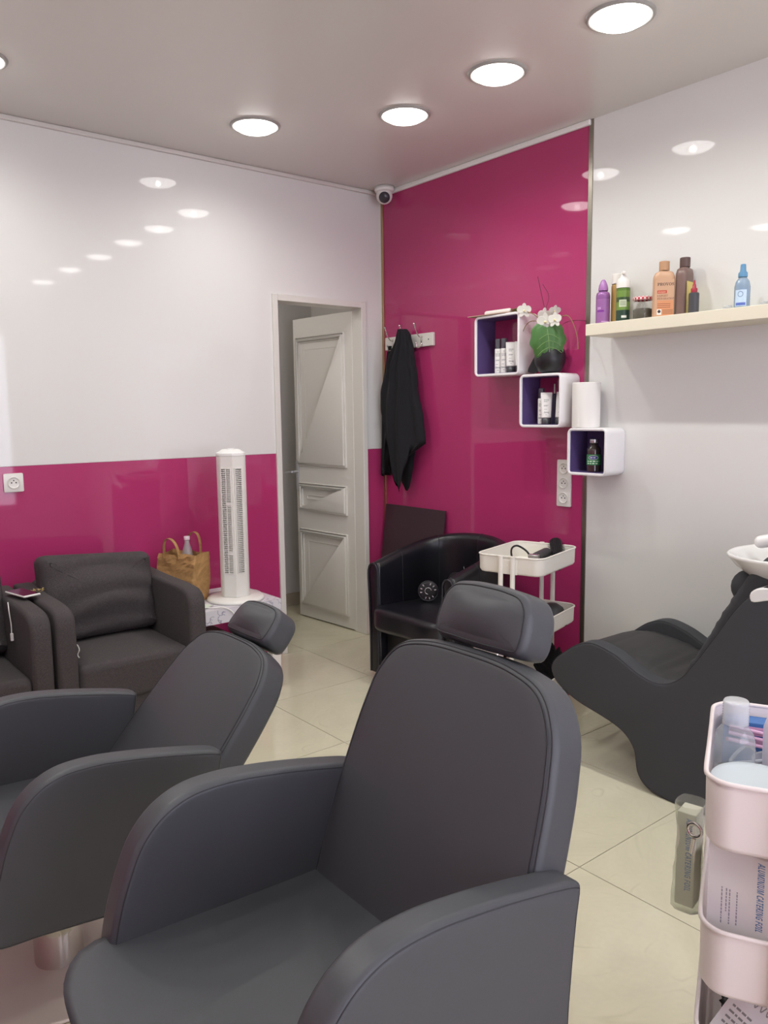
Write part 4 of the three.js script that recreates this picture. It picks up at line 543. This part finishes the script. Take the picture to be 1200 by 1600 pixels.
// ───────────────────────── product trolley at the barber chair
{
  const T = [-1.70, 0, 3.244], a = .464, lv = [.78, .528, .33], dp = .118;
  trolley('white metal trolley crowded with bottles and foil boxes, beside the barber chair', T, a, .385, .30, lv, dp, mat.trolleyPink, [-1, 1]);
  const loc = (x, y, z) => { const c = Math.cos(a), s = Math.sin(a); return [T[0] + x * c + z * s, y, T[2] - x * s + z * c]; };
  const y1 = lv[0] - dp + .004, y2 = lv[1] - dp + .004, y3 = lv[2] - dp + .004;
  // local x: + is away from the camera, local -z is the edge toward the wash chair
  let o = thing('clear_bottle', 'clear plastic bottle half full of liquid in the product trolley', 'bottle', loc(.015, y1, -.109), 0);
  mesh('bottle', lathe([[0, 0], [.032, 0], [.035, .004], [.035, .105], [.031, .122], [.021, .135], [.0195, .139]], 32), mat.clear, o); mesh('liquid', lathe([[0, .002], [.033, .003], [.0338, .05], [0, .05]], 28), M('#e9ebdc', .05, { transmission: .85, thickness: 0 }), o);
  { const pr = []; for (let k = 0; k < 8; k++) { pr.push([.0225, .139 + k * .0048], [.0212, .1415 + k * .0048]); } mesh('cap', lathe([[.0195, .138], ...pr, [.0225, .178], [.02, .182], [0, .182]], 28), M('#eef0f2', .2, { transmission: .55, thickness: 0 }), o); }
  o = thing('clear_tub', 'round clear plastic tub with pale lid at the front of the product trolley', 'tub', loc(-.118, y1, -.078)); mesh('tub', lathe([[0, 0], [.052, 0], [.055, .004], [.062, .085], [.063, .09]], 40), mat.frosted, o); mesh('lid', lathe([[.066, .082], [.067, .094], [.064, .098], [.058, .096], [0, .095]], 44), M('#dde7ec', .25, { transmission: .25, thickness: 0 }), o);
  o = thing('clear_tub', 'small clear plastic tub behind the pale lidded tub in the product trolley', 'tub', loc(.055, y1, -.03)); mesh('tub', lathe([[0, 0], [.045, 0], [.048, .06], [.05, .062], [.047, .06], [.043, .004], [0, .003]], 36), mat.frosted, o);
  o = thing('lotion_bottle', 'frosted white bottle with navy collar standing in the product trolley', 'bottle', loc(.055, y1 + .004, -.03)); mesh('bottle', lathe([[0, 0], [.03, 0], [.032, .004], [.032, .09], [.026, .105], [.016, .11], [0, .11]].map(p => [p[0], p[1] * 1.35]), 28), M('#e9e4ee', .3, { transmission: .25, thickness: 0 }), o); mesh('collar', lathe([[.0175, .149], [.0178, .172], [.016, .174], [0, .174]], 22), M('#2c3a86', .35), o); mesh('cap', lathe([[.0125, .1745], [.013, .192], [.016, .196], [.014, .202], [0, .202]], 20), mat.plasticWhite, o);
  o = thing('blue_card_box', 'blue card box with pink stripes at the back of the product trolley', 'box', loc(.165, y1, -.03), a); mesh('carton', rb(-.02, .02, 0, .095, -.1, .1, .002), M('#3f6fae', .5), o); mesh('stripes', [bx(-.0206, -.02, .07, .078, -.09, .05), bx(-.0206, -.02, .052, .06, -.095, .06), bx(-.0206, -.02, .082, .087, -.06, .08)], M('#d9a9c8', .5), o);
  { const gs = []; const oo = thing('pink_pen', 'slim pink plastic sticks lying against the blue card box', 'stick', [0, 0, 0]); for (let k = 0; k < 3; k++) { const A = loc(.14 - k * .004, y1 + .085 - k * .012, -.12), B = loc(.13 - k * .004, y1 + .07 - k * .012, .06); gs.push(rod(A, B, .0035, 8)); } mesh('sticks', gs, M('#e3b3d4', .4), oo); }
  o = thing('grey_cable', 'coiled grey cable lying in the product trolley beside the clear bottle', 'cable', loc(.1, y1, -.07)); mesh('coil', [tube([[.05, .004, 0], [.03, .02, .04], [-.02, .06, .045], [-.05, .05, 0], [-.02, .03, -.04], [.03, .05, -.03]], .0035, 50, 6, true), tube([[.045, .03, .02], [.02, .055, .05], [-.03, .05, .03], [-.04, .02, -.02], [.01, .01, -.04]], .0035, 40, 6, true)], M('#b9bcc4', .4), o);
  // foil boxes
  const foilTex = canvasTex(256, 640, (x, w, h) => { x.fillStyle = '#e8e1e2'; x.fillRect(0, 0, w, h); x.save(); x.translate(w * .80, h * .03); x.rotate(Math.PI / 2); x.fillStyle = '#5a7cae'; x.font = 'bold 40px sans-serif'; x.fillText('ALUMINIUM CATERING FOIL', 0, 0, h * .5); x.restore(); x.fillStyle = '#8f8a96'; for (const [cx, n] of [[.25, 3], [.38, 4], [.5, 3]]) { x.save(); x.translate(w * cx, h * .3); x.rotate(Math.PI / 2); strokes(x, 0, 0, 230, 1, 5, 9); if (n > 3) strokes(x, 0, 14, 160, 1, 5, 9); x.restore(); } });
  const foilBox = (label, p, ry, rx, rz, m, L = .30) => { const t = thing('foil_box', label, 'box', p, ry); t.rotation.order = 'YXZ'; t.rotation.x = rx; t.rotation.z = rz; mesh('carton', rb(-.05, .05, 0, L, -.045, .045, .002), m, t); mesh('print', tf(new THREE.PlaneGeometry(.098, L - .004), 0, L / 2, .0456), M('#fff', .5, { map: foilTex }), t); return t; };
  foilBox('white aluminium foil carton standing on end in the product trolley middle tray', loc(-.112, y2, -.079), a - 1.57 - .35, 0, 0, M('#e9e3e2', .5), .24);
  // foil box in a clear bag hanging on the tray edge
  o = thing('bagged_foil_box', 'slim foil carton in a clear plastic bag hanging outside the product trolley', 'box', loc(.07, .40, -.181), a - .25); mesh('carton', tf(rb(-.022, .022, .01, .2, -.018, .018, .002), 0, 0, 0), M('#d9d8c6', .5), o);
  mesh('print', tf(new THREE.PlaneGeometry(.034, .185), -.0226, .105, 0, 0, -Math.PI / 2), M('#fff', .5, { map: canvasTex(96, 520, (x, w, h) => { x.fillStyle = '#d9d8c6'; x.fillRect(0, 0, w, h); x.save(); x.translate(w * .5, h * .04); x.rotate(Math.PI / 2); x.fillStyle = '#5a7cae'; x.font = 'bold 44px sans-serif'; x.fillText('ALUMINIUM CATERING FOIL', 0, 0, h * .8); x.restore(); }) }), o);
  { const rings = []; for (let j = 0; j <= 16; j++) { const k = j / 16; rings.push(rrect(.056 + .006 * Math.sin(k * 7), .05 + .005 * Math.cos(k * 5), .02, 4, 3).map(([x, z], i) => V3(x + .004 * noise.noise(i * .7, k * 6, 1), .0 + k * .215, -z + .004 * noise.noise(i * .7, k * 6, 7)))); } mesh('plastic_bag', loft(rings, { cap1: false }), M('#eef1ea', .25, { transmission: .85, thickness: 0, side: THREE.DoubleSide }), o); }
  o = thing('metal_clip', 'small shiny metal clip on the edge of the product trolley tray', 'clip', loc(-.10, .632, -.166), a); mesh('clip', [tf(new THREE.TorusGeometry(.012, .003, 8, 20), 0, .014, 0, 0, 1.2), rod([0, .0, 0], [.004, -.03, -.004], .004)], mat.chrome, o);
  o = thing('navy_jar', 'round jar with navy lid in the product trolley middle tray', 'jar', loc(-.045, y2, .085)); mesh('jar', lathe([[0, 0], [.04, 0], [.042, .004], [.042, .09], [0, .09]], 30), M('#d3d4e4', .3), o); mesh('lid', lathe([[.044, .0905], [.045, .125], [.042, .13], [0, .13]], 30), M('#3a3f78', .35), o);
  o = thing('dark_comb_case', 'dark grey mesh case standing in the product trolley middle tray', 'case', loc(-.145, y2, .06), a); mesh('case', tf(puffed(rrect(.06, .1, .015, 4, 4), .04, .01), 0, .05, 0, 0, .3), M('#55545c', .6), o);
  o = thing('small_foil_roll', 'dark lined white pouch lying in the product trolley middle tray', 'pouch', loc(-.03, y2, -.02), a); mesh('pouch', tf(puffed(rrect(.05, .09, .012, 4, 4), .03, .01), 0, .03, 0, -1.2, -.6), M('#dfe3ea', .4), o);
  // bottom tray
  const cardTex = canvasTex(256, 256, (x, w, h) => { x.fillStyle = '#e6dfdb'; x.fillRect(0, 0, w, h); x.strokeStyle = '#8a8480'; x.lineWidth = 4; x.beginPath(); for (let k = 0; k <= 60; k++) { const u = k / 60; x.lineTo(60 + u * 130, 60 + 16 * Math.sin(u * 30) * (1 - .4 * u)); } x.stroke(); x.fillStyle = '#8f8985'; strokes(x, 24, 110, 90, 4, 7, 20); strokes(x, 140, 120, 90, 3, 7, 20); });
  o = thing('printed_card', 'white printed card with cursive heading leaning in the product trolley bottom tray', 'card', loc(-.15, y3 + .055, -.1), a - 1.57); o.rotation.order = 'YXZ'; o.rotation.x = -.5; o.rotation.z = -.55; mesh('card', [rb(-.05, .05, 0, .14, -.0012, .0, .0004)], mat.paper, o); mesh('print', tf(new THREE.PlaneGeometry(.098, .138), 0, .07, .0006), M('#fff', .8, { map: cardTex }), o);
  o = thing('dark_bag', 'crumpled dark grey plastic bag filling the product trolley bottom tray', 'bag', loc(.0, y3, .0), a); { const g = new THREE.SphereGeometry(1, 40, 26), p = g.attributes.position; for (let i = 0; i < p.count; i++) { const k = 1 + .3 * noise.noise(p.getX(i) * 3.3, p.getY(i) * 3.3 + 9, p.getZ(i) * 3.3); p.setXYZ(i, p.getX(i) * .1 * k, Math.max(0, (p.getY(i) + .8) * .075 * k), p.getZ(i) * .11 * k); } g.computeVertexNormals(); mesh('bag', g, M('#3d3a3c', .35), o); }
}
//@@OBJECTS
renderer.render(scene, camera);
